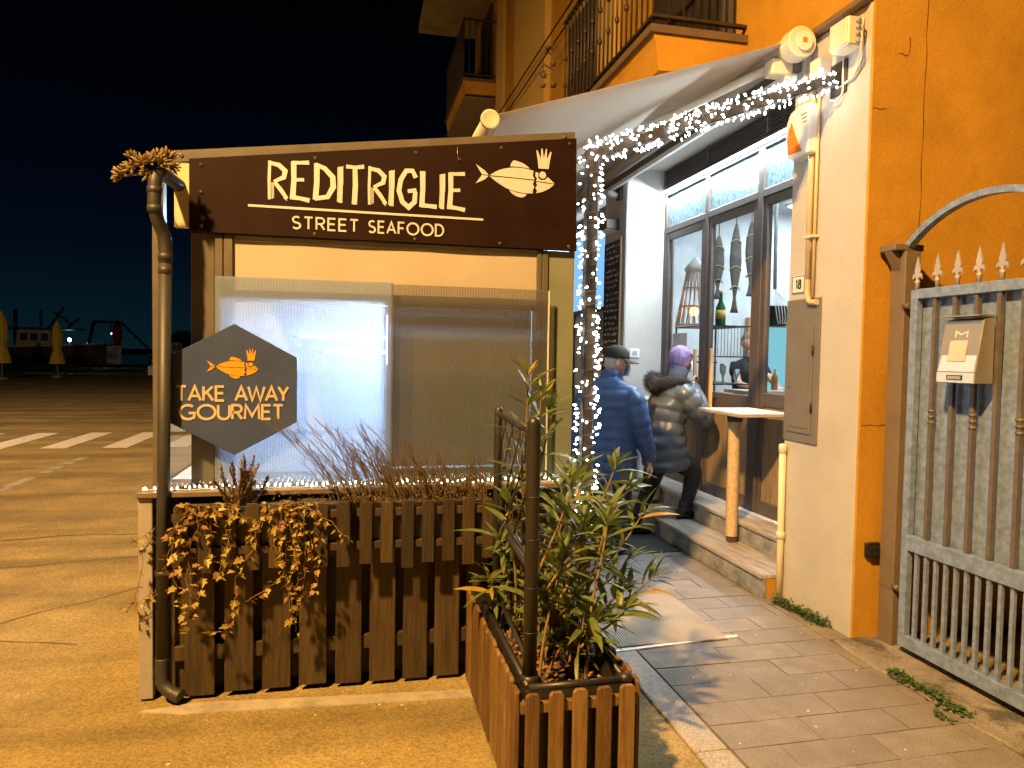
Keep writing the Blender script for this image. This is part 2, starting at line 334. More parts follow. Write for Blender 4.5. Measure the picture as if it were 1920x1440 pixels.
# ================================================================ ground, road, pavement
def sheet(name, x0, x1, y0, y1, z, m, parent=None):
    o = MB().add([(x0,y0,z),(x1,y0,z),(x1,y1,z),(x0,y1,z)], [(0,1,2,3)]).build(name, m, parent); return o
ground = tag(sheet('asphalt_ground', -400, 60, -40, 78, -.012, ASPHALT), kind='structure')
SEA = mat('harbour_water', (.004,.010,.014), .12, var=.3, vscale=.2, bump=.5, bscale=1.2)
sea = tag(sheet('sea', -2500, 2500, 77.5, 5200, -.6, SEA), kind='structure')
for i in range(9):
    x = -3.77-.9*(i-1)
    me = MB().prism([(x-.185,12.55),(x+.185,12.53),(x+.19,14.75),(x-.175,14.78)], 'z', -.012, -.008)
    me.build('zebra_stripe', ROADPAINT, ground)
for y0, y1 in ((5.6,7.2),(8.1,9.75),(10.1,11.5)):
    MB().box(-3.93,-3.80,y0,y1,-.012,-.0085).build('lane_line', WORNPAINT, ground)
# cracks, worn patches and a lid in the asphalt (real shallow geometry)
def crack(pts, wd, z=-.0095, m=None):
    mb = MB(); random.seed(len(pts)*7+int(abs(pts[0][0])*100))
    P = []
    for a, b in zip(pts[:-1], pts[1:]):
        n = max(2, int(math.dist(a, b)/.12))
        for k in range(n):
            t = k/n; P.append((a[0]+(b[0]-a[0])*t+random.uniform(-.02,.02), a[1]+(b[1]-a[1])*t+random.uniform(-.02,.02)))
    P.append(pts[-1])
    vs = []; fs = []
    for i, p in enumerate(P):
        q = P[min(i+1,len(P)-1)]; o_ = P[max(i-1,0)]
        d = Vector((q[0]-o_[0], q[1]-o_[1])).normalized(); n_ = Vector((-d.y,d.x))*wd*random.uniform(.3,1)
        vs += [(p[0]+n_.x,p[1]+n_.y,z),(p[0]-n_.x,p[1]-n_.y,z)]
    for i in range(len(P)-1): fs.append((2*i,2*i+1,2*i+3,2*i+2))
    mb.add(vs, fs); mb.build('asphalt_crack', m or TAR, ground)
TAR = mat('tar_crack', (.13,.105,.065), .8, var=.4, vscale=30)
crack([(-6.2,5.9),(-4.0,6.3),(-2.3,6.7),(-1.2,6.6)], .02)
crack([(-2.0,4.6),(-1.35,5.2),(-1.0,6.2)], .010)
crack([(-5.5,5.3),(-3.2,5.6),(-1.8,5.9),(-1.0,6.0)], .014)
crack([(-9,16.5),(-5,17.2),(-2,19)], .05)
crack([(-12,19),(-6,20.5),(-2.5,23)], .07)
crack([(-2.6,4.3),(-1.9,4.35),(-1.45,4.2)], .010)
PATCH = mat('asphalt_patch', (.24,.215,.185), .9, var=.2, vscale=5, bump=.5, bscale=120)
mb = MB(); mb.prism([(-.93,3.36),(-.72,3.30),(.56,3.22),(.56,3.30),(-.70,3.40)], 'z', -.012, -.0075); mb.build('concrete_strip', mat('strip_conc', (.36,.32,.25), .9, var=.25, vscale=9, bump=.4, wear=((.24,.215,.185), 5, .5)), ground)
mb = MB(); pp = [(-1.75+.33*math.cos(a)*random.uniform(.8,1.15), 4.05+.28*math.sin(a)*random.uniform(.8,1.15)) for a in [k*2*math.pi/18 for k in range(18)]]

random.seed(3)
gum = MB()
for i in range(46):
    x, y = random.uniform(-1.8,.5), random.uniform(1.9,3.3)
    if i > 30: x, y = random.uniform(1.45,2.6), random.uniform(2.2,4.6)
    rr = random.uniform(.003,.009); z = -.0115 if x < 1 else .0005
    gum.prism([(x+rr*math.cos(k*1.05)*random.uniform(.6,1.2), y+rr*math.sin(k*1.05)*random.uniform(.6,1.2)) for k in range(6)], 'z', z, z+.002)
tag(gum.build('pavement_litter', mat('gum', (.66,.60,.50), .8)), 'pale specks of gum and petals scattered over the ground', 'litter', kind='stuff')

# pavement: bed, kerb stones, pavers in running bond
pave = tag(sheet('pavement', 1.36, 2.80, -2, 60, -.008, JOINT), kind='structure')
sheet('pavement_edge', 2.80, 3.3, 3.5, 60, -.009, JOINT, pave)
random.seed(11)
pm = MB().box(0,.4245,0,.1845,-.03,0).mesh('paver'); pm.materials.append(PAVER)
pm2 = MB().box(0,.4245,0,.1845,-.03,0).mesh('paver'); pm2.materials.append(PAVER2)
pmh = MB().box(0,.2095,0,.1845,-.03,0).mesh('paver'); pmh.materials.append(PAVER)
cnt = 0
for rI in range(0, 58):
    y = 1.62+rI*.190
    if y < 2.0 or y > 9.2: continue
    x = 1.52 if rI % 2 else 1.735
    if not rI % 2: inst('paver', pmh, pave, (1.522,y,random.uniform(-.0015,.0015)), (random.uniform(-.004,.004),random.uniform(-.004,.004),0))
    while x < 2.6:
        me = random.choice((pm,pm,pm2)); wdt = .424
        sx = min(1, (2.66-x)/.424)
        inst('paver', me, pave, (x,y,random.uniform(-.0015,.0015)), (random.uniform(-.004,.004),random.uniform(-.004,.004),0), (sx if sx < 1 else 1,1,1)); x += .4305
far_pav = MB()
for rI in range(0, 60):
    y = 9.22+rI*.19
    for k in range(3): far_pav.box(1.52+k*.43+(.215 if rI % 2 else 0), 1.52+k*.43+.424+(.215 if rI % 2 else 0) if k < 2 else 2.66, y, y+.184, -.03, 0)
tag(far_pav.build('pavers_beyond', PAVER, pave), kind='stuff')
km = MB().box(0,.148,0,.985,-.12,.004).mesh('kerb_stone'); km.materials.append(KERB)
for k in range(14):
    o = inst('kerb_stone', km, pave, (1.362,.6+k*.99,0)); add_bevel(o, .01, 2)
# border strip against the building and gate
bm_ = MB().box(0,.135,0,.395,-.03,.002).mesh('border_slab'); bm_.materials.append(PAVER2)
for k in range(20):
    y = 3.5+k*.4
    if y > 3.9: continue
    inst('border_slab', bm_, pave, (2.664,y,random.uniform(-.002,.002)), (0,0,random.uniform(-.01,.01)))
mb = MB()
random.seed(5)
edge = [(2.665+random.uniform(-.012,.012), 1.2+k*.12) for k in range(20)]
mb.prism([(3.25,1.2)]+[(3.25,3.495)]+[(x,y) for x,y in reversed(edge)], 'z', -.02, .012); mb.build('gate_threshold', CONC, pave, .006)
# ribbed doormat with a white edge, dark mat
t = thing('ribbed_mat', (1.8,4.1,0), 'grey ribbed doormat with a white painted front edge on the pavement', 'mat')
MB().box(1.42,2.085,3.60,4.75,.0,.007).build('mat_base', mat('mat_grey', (.20,.185,.165), .9, var=.15, bump=.3), t)
rm = MB()
for k in range(44): rm.box(1.425+k*.015, 1.434+k*.015, 3.602, 4.748, .007, .0125)
tag(rm.build('mat_ribs', mat('mat_rib', (.36,.33,.29), .85, var=.15), t), kind='stuff')
MB().prism([(1.385,3.545),(2.16,3.625),(2.163,3.645),(1.385,3.572)], 'z', .0005, .009).build('white_edge', mat('white_edge', (.80,.78,.72), .7, var=.08), t)
tag(MB().box(1.75,2.64,5.33,6.9,.0005,.012).build('dark_mat', mat('dark_mat', (.028,.030,.033), .95, var=.3, vscale=30, bump=.5, bscale=200), bevel=.004), 'dark charcoal doormat in front of the stone steps', 'mat')

# ================================================================ stroke lettering
def arc(cx, cz, rx, rz, a0, a1, n=14):
    return [(cx+rx*math.cos(R(a0+(a1-a0)*k/n)), cz+rz*math.sin(R(a0+(a1-a0)*k/n))) for k in range(n+1)]
GL = {  # geometric sans: strokes in a cap-height-1 box, plus advance width
 'A': ([[(0,0),(.36,1),(.72,0)], [(.13,.32),(.59,.32)]], .72), 'D': ([[(0,0),(0,1),(.22,1)]+arc(.22,.5,.46,.5,90,-90)+[(0,0)]], .68),
 'E': ([[(.5,1),(0,1),(0,0),(.5,0)], [(0,.52),(.45,.52)]], .5), 'F': ([[(.5,1),(0,1),(0,0)], [(0,.5),(.43,.5)]], .5),
 'G': ([arc(.46,.5,.46,.5,52,305)+[(.80,.12),(.84,.44),(.5,.44)]], .86), 'K': ([[(0,0),(0,1)], [(.55,1),(.02,.42)], [(.2,.6),(.58,0)]], .58),
 'M': ([[(0,0),(.06,1),(.43,.22),(.80,1),(.86,0)]], .86), 'O': ([arc(.5,.5,.5,.5,90,450,26)], 1.0),
 'R': ([[(0,0),(0,1),(.28,1)]+arc(.28,.74,.26,.26,90,-90)+[(0,.48)], [(.28,.48),(.56,0)]], .56),
 'S': ([arc(.26,.75,.24,.25,40,270,12)+arc(.26,.25,.26,.25,90,-150,12)], .54), 'T': ([[(0,1),(.56,1)], [(.28,1),(.28,0)]], .56),
 'U': ([[(0,1),(0,.33)]+arc(.33,.33,.33,.33,180,360)+[(.66,1)]], .66), 'W': ([[(0,1),(.26,0),(.52,.95),(.78,0),(1.04,1)]], 1.04),
 'Y': ([[(0,1),(.31,.45),(.62,1)], [(.31,.45),(.31,0)]], .62), ' ': ([], .42),
 '1': ([[(.02,.78),(.2,1),(.2,0)]], .24), '8': ([arc(.24,.76,.2,.24,-90,270,18), arc(.24,.27,.25,.27,-90,270,18)], .5),
 'H': ([[(0,0),(0,1)],[(.56,0),(.56,1)],[(0,.5),(.56,.5)]], .56), 'I': ([[(0,0),(0,1)]], .02), 'L': ([[(0,1),(0,0),(.46,0)]], .46)}
def ribbon(mb, pts, wd, y0, y1, M=None, axis='y'):
    """flat ribbon along pts (2-D), width wd or list, extruded y0 (front) to y1"""
    n = len(pts); P = [Vector(p) for p in pts]
    if not hasattr(wd, '__len__'): wd = [wd]*n
    closed = (P[0]-P[-1]).length < 1e-6
    Lf = []; Rt = []
    for i in range(n):
        if closed: a = P[i-1] if i > 0 else P[-2]; b = P[i+1] if i < n-1 else P[1]
        else: a = P[max(i-1,0)]; b = P[min(i+1,n-1)]
        d1 = (P[i]-a).normalized() if (P[i]-a).length > 1e-9 else None; d2 = (b-P[i]).normalized() if (b-P[i]).length > 1e-9 else None
        d1 = d1 or d2; d2 = d2 or d1
        nn = Vector((-(d1.y+d2.y), d1.x+d2.x)); nn = nn.normalized() if nn.length > 1e-6 else Vector((-d1.y,d1.x))
        k = 1/max(.45, nn.dot(Vector((-d1.y,d1.x)))); e = nn*(wd[i]*.5*k)
        Lf.append(P[i]+e); Rt.append(P[i]-e)
    vs = []
    for q, yy in ((Lf,y0),(Rt,y0),(Lf,y1),(Rt,y1)):
        for p in q: vs.append((p.x,yy,p.y))
    fs = []
    for i in range(n-1):
        fs += [(n+i,n+i+1,i+1,i), (i,i+1,2*n+i+1,2*n+i), (n+i+1,n+i,3*n+i,3*n+i+1)]
    if not closed: fs += [(0,2*n,3*n,n), (n-1,2*n-1,4*n-1,3*n-1)]
    mb.add(vs, fs, M=M)
def word(txt, x0, x1, z0, z1, y, wd, mat_, parent, name='lettering', sp=.2, depth=.003, M=None):
    adv = [GL[c][1] for c in txt]; tot = sum(adv)+sp*(len(txt)-1); sx = (x1-x0)/tot; h = z1-z0
    x = x0; mb = MB(); k = 0
    for c, a in zip(txt, adv):
        for s in GL[c][0]:
            k += 1; yy = y-depth-.00012*(k % 7)
            ribbon(mb, [(x+p[0]*sx, z0+wd/2+p[1]*(h-wd)) for p in s], wd, yy, y, M)
        x += (a+sp)*sx
    return mb.build(name, mat_, parent)
def fish_logo(ox, oz, s, y, mat_, parent, M=None):
    """crowned fish emblem: tail at (ox, oz), length s"""
    q = lambda pts: [(ox+(a-835)/597*s, oz-(b-430)/597*s) for a, b in pts]
    def cat(P, sub=8):
        o_ = []
        for i in range(len(P)-1):
            p0 = P[max(i-1,0)]; p1 = P[i]; p2 = P[i+1]; p3 = P[min(i+2,len(P)-1)]
            for k in range(sub):
                t = k/sub
                o_.append(tuple(.5*((2*p1[j])+(-p0[j]+p2[j])*t+(2*p0[j]-5*p1[j]+4*p2[j]-p3[j])*t*t+(-p0[j]+3*p1[j]-3*p2[j]+p3[j])*t**3) for j in (0,1)))
        o_.append(P[-1]); return o_
    D = y-.003
    def part(nm, pts): mb = MB(); mb.prism(q(pts), 'y', D, y, M); return mb.build(nm, mat_, parent)
    scal = [(1278,376),(1290,392),(1272,410),(1290,428)]; scal2 = [(1290,434),(1272,455),(1290,475),(1272,495),(1286,515),(1276,538)]
    part('fish_tail', [(835,355),(905,400),(930,428),(880,424)]); part('fish_tail', [(880,431),(930,434),(900,462),(835,495)])
    top = cat([(938,428),(1010,385),(1100,362),(1190,360),(1268,373)]); part('fish_body', top+[(1262,410),(1276,430),(1274,437),(1100,432)])
    bot = cat([(938,436),(1010,485),(1090,522),(1190,540),(1266,538)]); part('fish_body', [(1100,439),(1274,445)]+[(1264,470),(1276,492),(1264,515)]+list(reversed(bot)))
    part('fish_head', [(1285,380),(1305,386),(1305,425),(1330,438),(1360,432),(1376,412),(1400,430),(1430,456),(1288,446),(1296,428),(1282,408)])
    part('fish_head', [(1288,453),(1430,462),(1395,492),(1345,520),(1290,536),(1298,516),(1284,496),(1298,476)])
    part('fish_fin', cat([(1090,352),(1105,318),(1125,308),(1180,322),(1215,340),(1238,358)], 4)+[(1170,352)])
    part('fish_fin', [(1085,526),(1150,542),(1222,548)]+cat([(1218,552),(1190,572),(1150,570),(1110,552)], 4))
    part('fish_eye', [(1338+26*math.cos(k*.393), 399+26*math.sin(k*.393)) for k in range(16)])
    part('crown', [(1306,352),(1300,300),(1287,222),(1296,222),(1322,282),(1326,206),(1334,206),(1345,280),(1360,206),(1367,206),(1368,282),(1395,224),(1404,226),(1390,300),(1383,352)])

# ================================================================ kiosk
kiosk = thing('seafood_kiosk', (.1,3.6,0), 'dark brown street food kiosk with a wide sign board and polycarbonate front', 'kiosk')
KF = 3.60
sb = MB().prism([(-.754,2.146),(1.13,2.146),(1.117,2.727),(-.753,2.482)], 'y', 3.570, 3.590).build('sign_board', SIGNBROWN, kiosk, .002)
# hand-brushed kiosk name
BR = {
 'R': [([(.06,-.02),(.05,.5),(.07,1.03)], [.075,.08,.085]), ([(.15,0),(.14,.45)], [.03,.028]), ([(.2,.02),(.185,.42)], [.016,.02]), ([(.08,.97),(.36,.93),(.56,.78),(.52,.60),(.2,.47)], [.1,.125,.135,.125,.08]), ([(.22,.46),(.42,.26),(.62,.02)], [.11,.12,.10]), ([(.52,.06),(.62,-.03)], [.05,.02])],
 'E': [([(.08,1.0),(.09,.5),(.05,0)], [.15,.14,.16]), ([(.03,.97),(.3,.98),(.58,1.0)], [.10,.10,.12]), ([(.1,.52),(.42,.54)], [.09,.10]), ([(.03,.06),(.3,.04),(.6,.0)], [.13,.11,.13])],
 'D': [([(.10,1.0),(.10,.5),(.06,.02)], [.16,.15,.16]), ([(.05,.98),(.36,.88),(.62,.66),(.64,.40),(.46,.12),(.04,.05)], [.10,.13,.15,.16,.13,.12])],
 'I': [([(.06,1.0),(.08,.5),(.06,0)], [.10,.11,.12]), ([(-.02,.98),(-.01,.5),(-.03,.03)], [.03,.03,.03]), ([(.14,1.02),(.14,.5)], [.03,.03])],
 'T': [([(-.02,.97),(.3,.96),(.58,1.0)], [.11,.10,.12]), ([(.27,.97),(.29,.5),(.26,-.03)], [.13,.15,.15])],
 'G': [([(.62,.80),(.50,.98),(.28,.97),(.10,.72),(.04,.42),(.16,.12),(.38,-.02),(.58,.14),(.60,.42)], [.13,.12,.13,.14,.14,.14,.14,.14,.13]), ([(.34,.42),(.64,.46)], [.11,.12])],
 'L': [([(.08,1.0),(.09,.5),(.06,0)], [.16,.15,.15]), ([(.03,.05),(.3,.04),(.58,.03)], [.13,.12,.13])]}
BW = {'R':.60,'E':.58,'D':.66,'I':.12,'T':.55,'G':.62,'L':.56}
txt = 'REDITRIGLIE'; tot = sum(BW[c] for c in txt)+.15*(len(txt)-1); sx = (.535+.407)/tot; x = -.407
for i, c in enumerate(txt):
    mb = MB(); sl = (i-5)*.001
    zb = 2.322+.002*((i*7) % 3-1); hh = .176*(1.0+.02*((i*5) % 3-1))
    for j, (pts, wds) in enumerate(BR[c]):
        ribbon(mb, [(x+p[0]*sx, zb+p[1]*hh) for p in pts], [q*.165 for q in wds], 3.570-.003-.00013*j, 3.570)
    mb.build('brush_letter', IVORY, sb); x += (BW[c]+.15)*sx
MB().prism([(-.494,2.277),(.632,2.2745),(.632,2.285),(-.494,2.288)], 'y', 3.567, 3.570).build('underline', IVORY, sb)
word('STREET', -.292, .013, 2.182, 2.246, 3.570, .0085, IVORY, sb, sp=.27); word('SEAFOOD', .066, .430, 2.182, 2.246, 3.570, .0085, IVORY, sb, sp=.27)
fish_logo(.590, 2.503, .413, 3.570, IVORY, sb)
scm = MB().lathe([(.0085,0),(.0085,-.003),(.004,-.006)], 0, 0, 10, axis='y').mesh('screw'); scm.materials.append(STEEL)
for x, z in ((-.70,2.455),(-.19,2.525),(.29,2.588),(.72,2.645),(1.08,2.695),(-.70,2.33),(-.70,2.175),(-.19,2.165),(.29,2.165),(.72,2.165),(1.085,2.168)):
    inst('screw', scm, sb, (x,3.570,z))
# roof with its sloping fascia
def zt(x): return 2.518+(x+.834)/1.945*(2.765-2.518)
MB().prism([(-.834,zt(-.834)-.055),(1.118,zt(1.118)-.06),(1.118,zt(1.118)),(-.834,zt(-.834))], 'y', 3.592, 3.625).build('fascia', KIOSKMETAL, kiosk, .002)
MB().prism([(-.90,zt(-.90)-.05),(1.11,zt(1.11)-.055),(1.11,zt(1.11)-.004),(-.90,zt(-.90)-.004)], 'y', 3.626, 6.0).build('roof', KIOSKMETAL, kiosk)
for x in (-.79,1.06): inst('screw', scm, kiosk, (x,3.592,zt(x)-.025), scale=(1.2,1.2,1.2))
MB().box(-.822,-.757,3.594,3.625,2.168,zt(-.8)-.058).build('fascia_end_board', mat('pale_board', (.55,.50,.32), .7, var=.1, vscale=12, bump=.1), kiosk)
MB().tube([(.495,3.5675,2.635),(.496,3.562,2.60),(.501,3.560,2.565),(.508,3.562,2.563),(.509,3.563,2.578)], .0018, 6).build('wire_hook', STEEL, kiosk)
# frame
for nm, x0, x1, y0, y1, z0, z1 in (('corner_panel',-.752,-.648,3.600,3.70,.955,2.145), ('frame_profile',-.646,-.610,3.590,3.68,.955,2.145), ('frame_profile',-.606,-.566,3.590,3.68,.955,2.145),
     ('frame_profile',.924,.950,3.590,3.68,.955,2.145), ('frame_profile',.953,.984,3.590,3.68,.955,2.145), ('right_corner_panel',.987,1.128,3.602,3.70,.955,2.145),
     ('blind_shade_strip',-.565,.923,3.600,3.66,2.118,2.145), ('transom',-.565,.923,3.600,3.65,1.832,1.888), ('sill_rail',-.565,.923,3.600,3.65,.957,1.01)):
    MB().box(x0,x1,y0,y1,z0,z1).build(nm.replace('right_',''), {'blind_shade_strip': mat('shade_strip_grey', (.30,.29,.25), .5), 'right_corner_panel': mat('panel_green_grey', (.19,.21,.165), .45, var=.12, vscale=5)}.get(nm, KIOSKMETAL), kiosk, .003)  # grey strip above the blind stands for the sign board's shadow
MB().box(-.64,.98,3.665,3.70,1.99,2.40).build('light_stop', KIOSKDARK, kiosk)  # added unseen box that stops light leaking over the blind
mb = MB(); N = 24
for k in range(N+1):
    x = -.5655+1.489*k/N
    mb.v += [Vector((x,3.608+.003*math.sin(k*.9),1.89)), Vector((x,3.606+.002*math.sin(k*.7+1),2.117))]
for k in range(N): mb.f.append([2*k,2*k+2,2*k+3,2*k+1]); mb.sm.append(True)
mb.build('roller_blind', BLIND, kiosk)
MB().box(.188,.923,3.70,3.72,1.01,1.835).build('shutter_panel', mat('taupe_panel', (.38,.42,.50), .6, var=.1, vscale=3), kiosk)
MB().box(.165,.188,3.64,3.70,1.01,1.832).build('mullion', KIOSKMETAL, kiosk, .002)
# base body, counter, side walls
MB().box(-.885,1.10,3.56,3.60,0,.925).build('front_wall', KIOSKDARK, kiosk)
MB().box(-.946,-.886,3.455,3.50,.0,.925).build('corner_board', mat('corner_board', (.30,.28,.26), .6, var=.14, vscale=6, bump=.1, wear=((.20,.17,.14), 5, .60)), kiosk, .003)
MB().box(-.946,-.920,3.505,6.0,0,.925).build('side_wall', KIOSKDARK, kiosk)
MB().box(1.102,1.130,3.605,6.0,0,2.72).build('side_wall', mat('side_panel', (.40,.40,.36), .45, var=.08), kiosk)
MB().prism([(-.92,.955),(1.10,.955),(1.10,zt(1.1)-.07),(-.92,zt(-.92)-.065)], 'y', 5.96, 5.99).build('back_wall', mat('kiosk_inner', (.60,.72,.90), .7, var=.1), kiosk)
MB().box(-.95,1.135,3.435,3.78,.927,.954).build('counter', mat('counter_top', (.16,.12,.085), .4, var=.2, vscale=10), kiosk, .004)
MB().box(-.92,1.10,3.78,5.96,.90,.925).build('inner_bench', mat('bench_top', (.45,.50,.55), .6, var=.15), kiosk)
MB().box(-.905,-.897,3.70,5.95,.955,1.24).build('side_window', GLASS, kiosk)
MB().box(-.93,-.88,3.64,3.70,.955,2.40).build('side_post', KIOSKMETAL, kiosk, .003)
# twin-wall polycarbonate sheets leaning on the front
def polysheet(x0, x1, y, z0, z1, name='polycarbonate_sheet'):
    t_ = MB().box(x0,x1,y,y+.0012,z0,z1).build(name, POLYC, kiosk)
    MB().box(x0,x1,y+.009,y+.0102,z0,z1).build('rear_skin', POLYC, t_)
    m = MB(); n = int((x1-x0)/.0135)
    for k in range(n+1):
        xx = x0+(x1-x0)*k/n; m.box(xx-.0011,xx+.0011,y+.0014,y+.0088,z0,z1)
    tag(m.build('cell_webs', POLYW, t_), kind='stuff')
POLYC_ = POLYC; POLYC = clear_mat('polycarbonate_lit', (.90,.93,.97), trans=.27, tcol=(.54,.65,.84), rough=.16)  # bluer, milkier copy for the left sheet, its glow put into the tint
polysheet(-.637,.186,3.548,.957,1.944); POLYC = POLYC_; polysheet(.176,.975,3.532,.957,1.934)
MB().box(.972,.978,3.531,3.543,.957,1.93).build('sheet_edge_trim', WHITEP, kiosk)
gl = MB().box(-.818,1.125,3.500,3.506,.956,1.488).build('glass_screen', clear_mat('screen_glass', (.96,.98,.98)), kiosk)
# added light sources in the kiosk, for the glow seen through its sheet
TUBE = emit('glow_tube_cool', (.42,.68,1.0), 120.0)
def glow_tube(x0, x1, y, z, r_, label):
    t_ = thing('glow_tube', ((x0+x1)/2,y,z), label, 'lamp', 'added tubes that brighten the kiosk from inside')
    MB().tube([(x0,y,z),(x1,y,z)], r_, 10).build('tube', TUBE, t_)
    MB().box(x0-.02,x1+.02,y+r_+.002,y+r_+.04,z-.03,z+.03).build('batten', WHITEP, t_)
    for x in (x0,x1): MB().tube([(x-.02,y,z),(x+.02,y,z)], r_*1.25, 10).build('end_cap', GREYP, t_)
glow_tube(-.70,.80,5.2,2.32,.020,'rear added tube brightening the kiosk from under its roof'); glow_tube(-.70,.80,4.2,2.34,.020,'front added tube brightening the kiosk from under its roof')
TUBE = emit('streak_tube', (.70,.86,1.0), 5.0); glow_tube(-.45,.75,5.85,1.72,.012,'upper added light line standing for a reflected streak in the kiosk')  # thin glowing lines added in place of reflected streaks
glow_tube(-.25,.75,5.85,1.60,.012,'lower added light line standing for a reflected streak in the kiosk')
t_ = thing('hot_spot_light', (.17,4.2,1.7), 'added square light making the hot spot at the sheet edge', 'lamp')  # source added behind the panel edge for the bright spot on the sheet
MB().box(.192,.34,4.2,4.22,1.55,1.80).build('diffuser', emit('hot_spot_glow', (.75,.90,1.0), 420.), t_); MB().box(.185,.36,4.222,4.26,1.53,1.82).build('housing', WHITEP, t_)

# ================================================================ hexagonal sign on the glass screen
HX = thing('hexagonal_sign', (-.541,3.49,1.11), 'slate grey hexagonal TAKE AWAY GOURMET sign on the kiosk glass', 'sign')
hexp = [(-.541+.305*math.sin(R(60*k))*1.05, 1.416+.305*math.cos(R(60*k))) for k in range(6)]
hp = MB().prism(hexp[::-1], 'y', 3.482, 3.494).build('panel', SIGNGREY, HX, .002)
word('TAKE', -.789, -.585, 1.360, 1.436, 3.482, .0115, GOLD, HX, sp=.17); word('AWAY', -.535, -.303, 1.360, 1.436, 3.482, .0115, GOLD, HX, sp=.10)
word('GOURMET', -.775, -.326, 1.274, 1.350, 3.482, .0115, GOLD, HX, sp=.17)
fish_logo(-.660, 1.522, .226, 3.482, ORANGEPRINT, HX)

# ================================================================ rain pipe with a succulent growing from its head
dp = thing('rain_pipe', (-.84,3.43,0), 'brown rain downpipe with an S bend at the kiosk corner', 'pipe')
def smooth_path(P, sub=6):
    P = [Vector(p) for p in P]; o_ = []
    for i in range(len(P)-1):
        p0 = P[max(i-1,0)]; p1 = P[i]; p2 = P[i+1]; p3 = P[min(i+2,len(P)-1)]
        for k in range(sub):
            t = k/sub; o_.append(.5*((2*p1)+(p2-p0)*t+(2*p0-5*p1+4*p2-p3)*t*t+(3*p1-p0-3*p2+p3)*t**3))
    o_.append(P[-1]); return o_
MB().tube(smooth_path([(-.80,3.60,2.36),(-.835,3.44,2.372),(-.848,3.385,2.345),(-.851,3.375,2.28),(-.851,3.376,2.215),(-.843,3.395,2.16),(-.828,3.42,2.11),(-.822,3.43,2.06),(-.822,3.43,1.98)]), .0285, 14).build('bend', PVC, dp)
MB().tube([(-.822,3.43,2.0),(-.842,3.43,.16)], .0275, 14).build('shaft', PVC, dp)
for z, rr in ((2.20,.0315),(2.28,.0315),(2.00,.0315),(1.94,.0305)):
    x = -.851 if z > 2.1 else -.822
    MB().lathe([(.027,z-.008),(rr,z-.006),(rr,z+.02),(.027,z+.022)], x, 3.376 if z > 2.1 else 3.43, 14).build('socket_ring', PVC, dp)
MB().tube(smooth_path([(-.842,3.43,.20),(-.843,3.43,.12),(-.835,3.425,.075),(-.80,3.41,.045),(-.755,3.39,.030)]), [.029]*20+[.031]*5, 14).build('outlet_elbow', PVC, dp)
MB().lathe([(.0285,.575),(.033,.576),(.033,.60),(.0285,.601)], -.8375, 3.43, 14).build('clamp', IRON, dp)
MB().tube([(-.8375,3.46,.588),(-.8375,3.56,.588)], .005, 6).build('clamp_stud', IRON, dp)
su = thing('succulent_plant', (-.85,3.40,2.36), 'bushy golden succulent spilling over the top of the rain pipe', 'plant')
random.seed(21)
def rosette(c, rr, d):
    m = MB(); d = Vector(d).normalized(); q = d.to_track_quat('Z','Y').to_matrix().to_4x4()
    for k in range(11):
        th = k*2.4; tilt = .35+.75*((k % 11)/11.)
        ln = rr*random.uniform(.8,1.15)
        M = Matrix.Translation(c) @ q @ Matrix.Rotation(th,4,'Z') @ Matrix.Rotation(tilt,4,'Y')
        m.ball((0,0,ln*.5), ln*.5, 6, 5, (.30,.22,1), M)
    return m
for c, rr, d in (((-.985,3.40,2.345),.05,(-1,-.3,.1)), ((-.975,3.41,2.362),.042,(-.8,-.5,.4)), ((-.935,3.39,2.378),.05,(-.5,-.8,.3)), ((-.943,3.41,2.425),.042,(-.4,-.2,1)), ((-.90,3.385,2.392),.052,(-.1,-.9,.6)),
                 ((-.868,3.37,2.400),.05,(.1,-.8,.6)), ((-.845,3.39,2.415),.05,(.2,-.4,1)), ((-.822,3.38,2.402),.05,(.5,-.8,.3)), ((-.805,3.40,2.43),.05,(.4,-.2,1)), ((-.79,3.40,2.395),.046,(.8,-.6,0)), ((-.88,3.40,2.36),.045,(-.3,-.9,-.2)), ((-.84,3.41,2.44),.04,(0,-.2,1))):
    rosette(c, rr, d).build('rosette', SUCC, su)
m = MB()
for p in ((-.985,3.40,2.345),(-.943,3.41,2.425),(-.90,3.385,2.39),(-.805,3.40,2.43),(-.79,3.40,2.395),(-.84,3.41,2.44)): m.tube([(-.845,3.43,2.36),((-.845+p[0])/2,3.42,2.365),p], .006, 5)
m.build('stem', STEM, su)

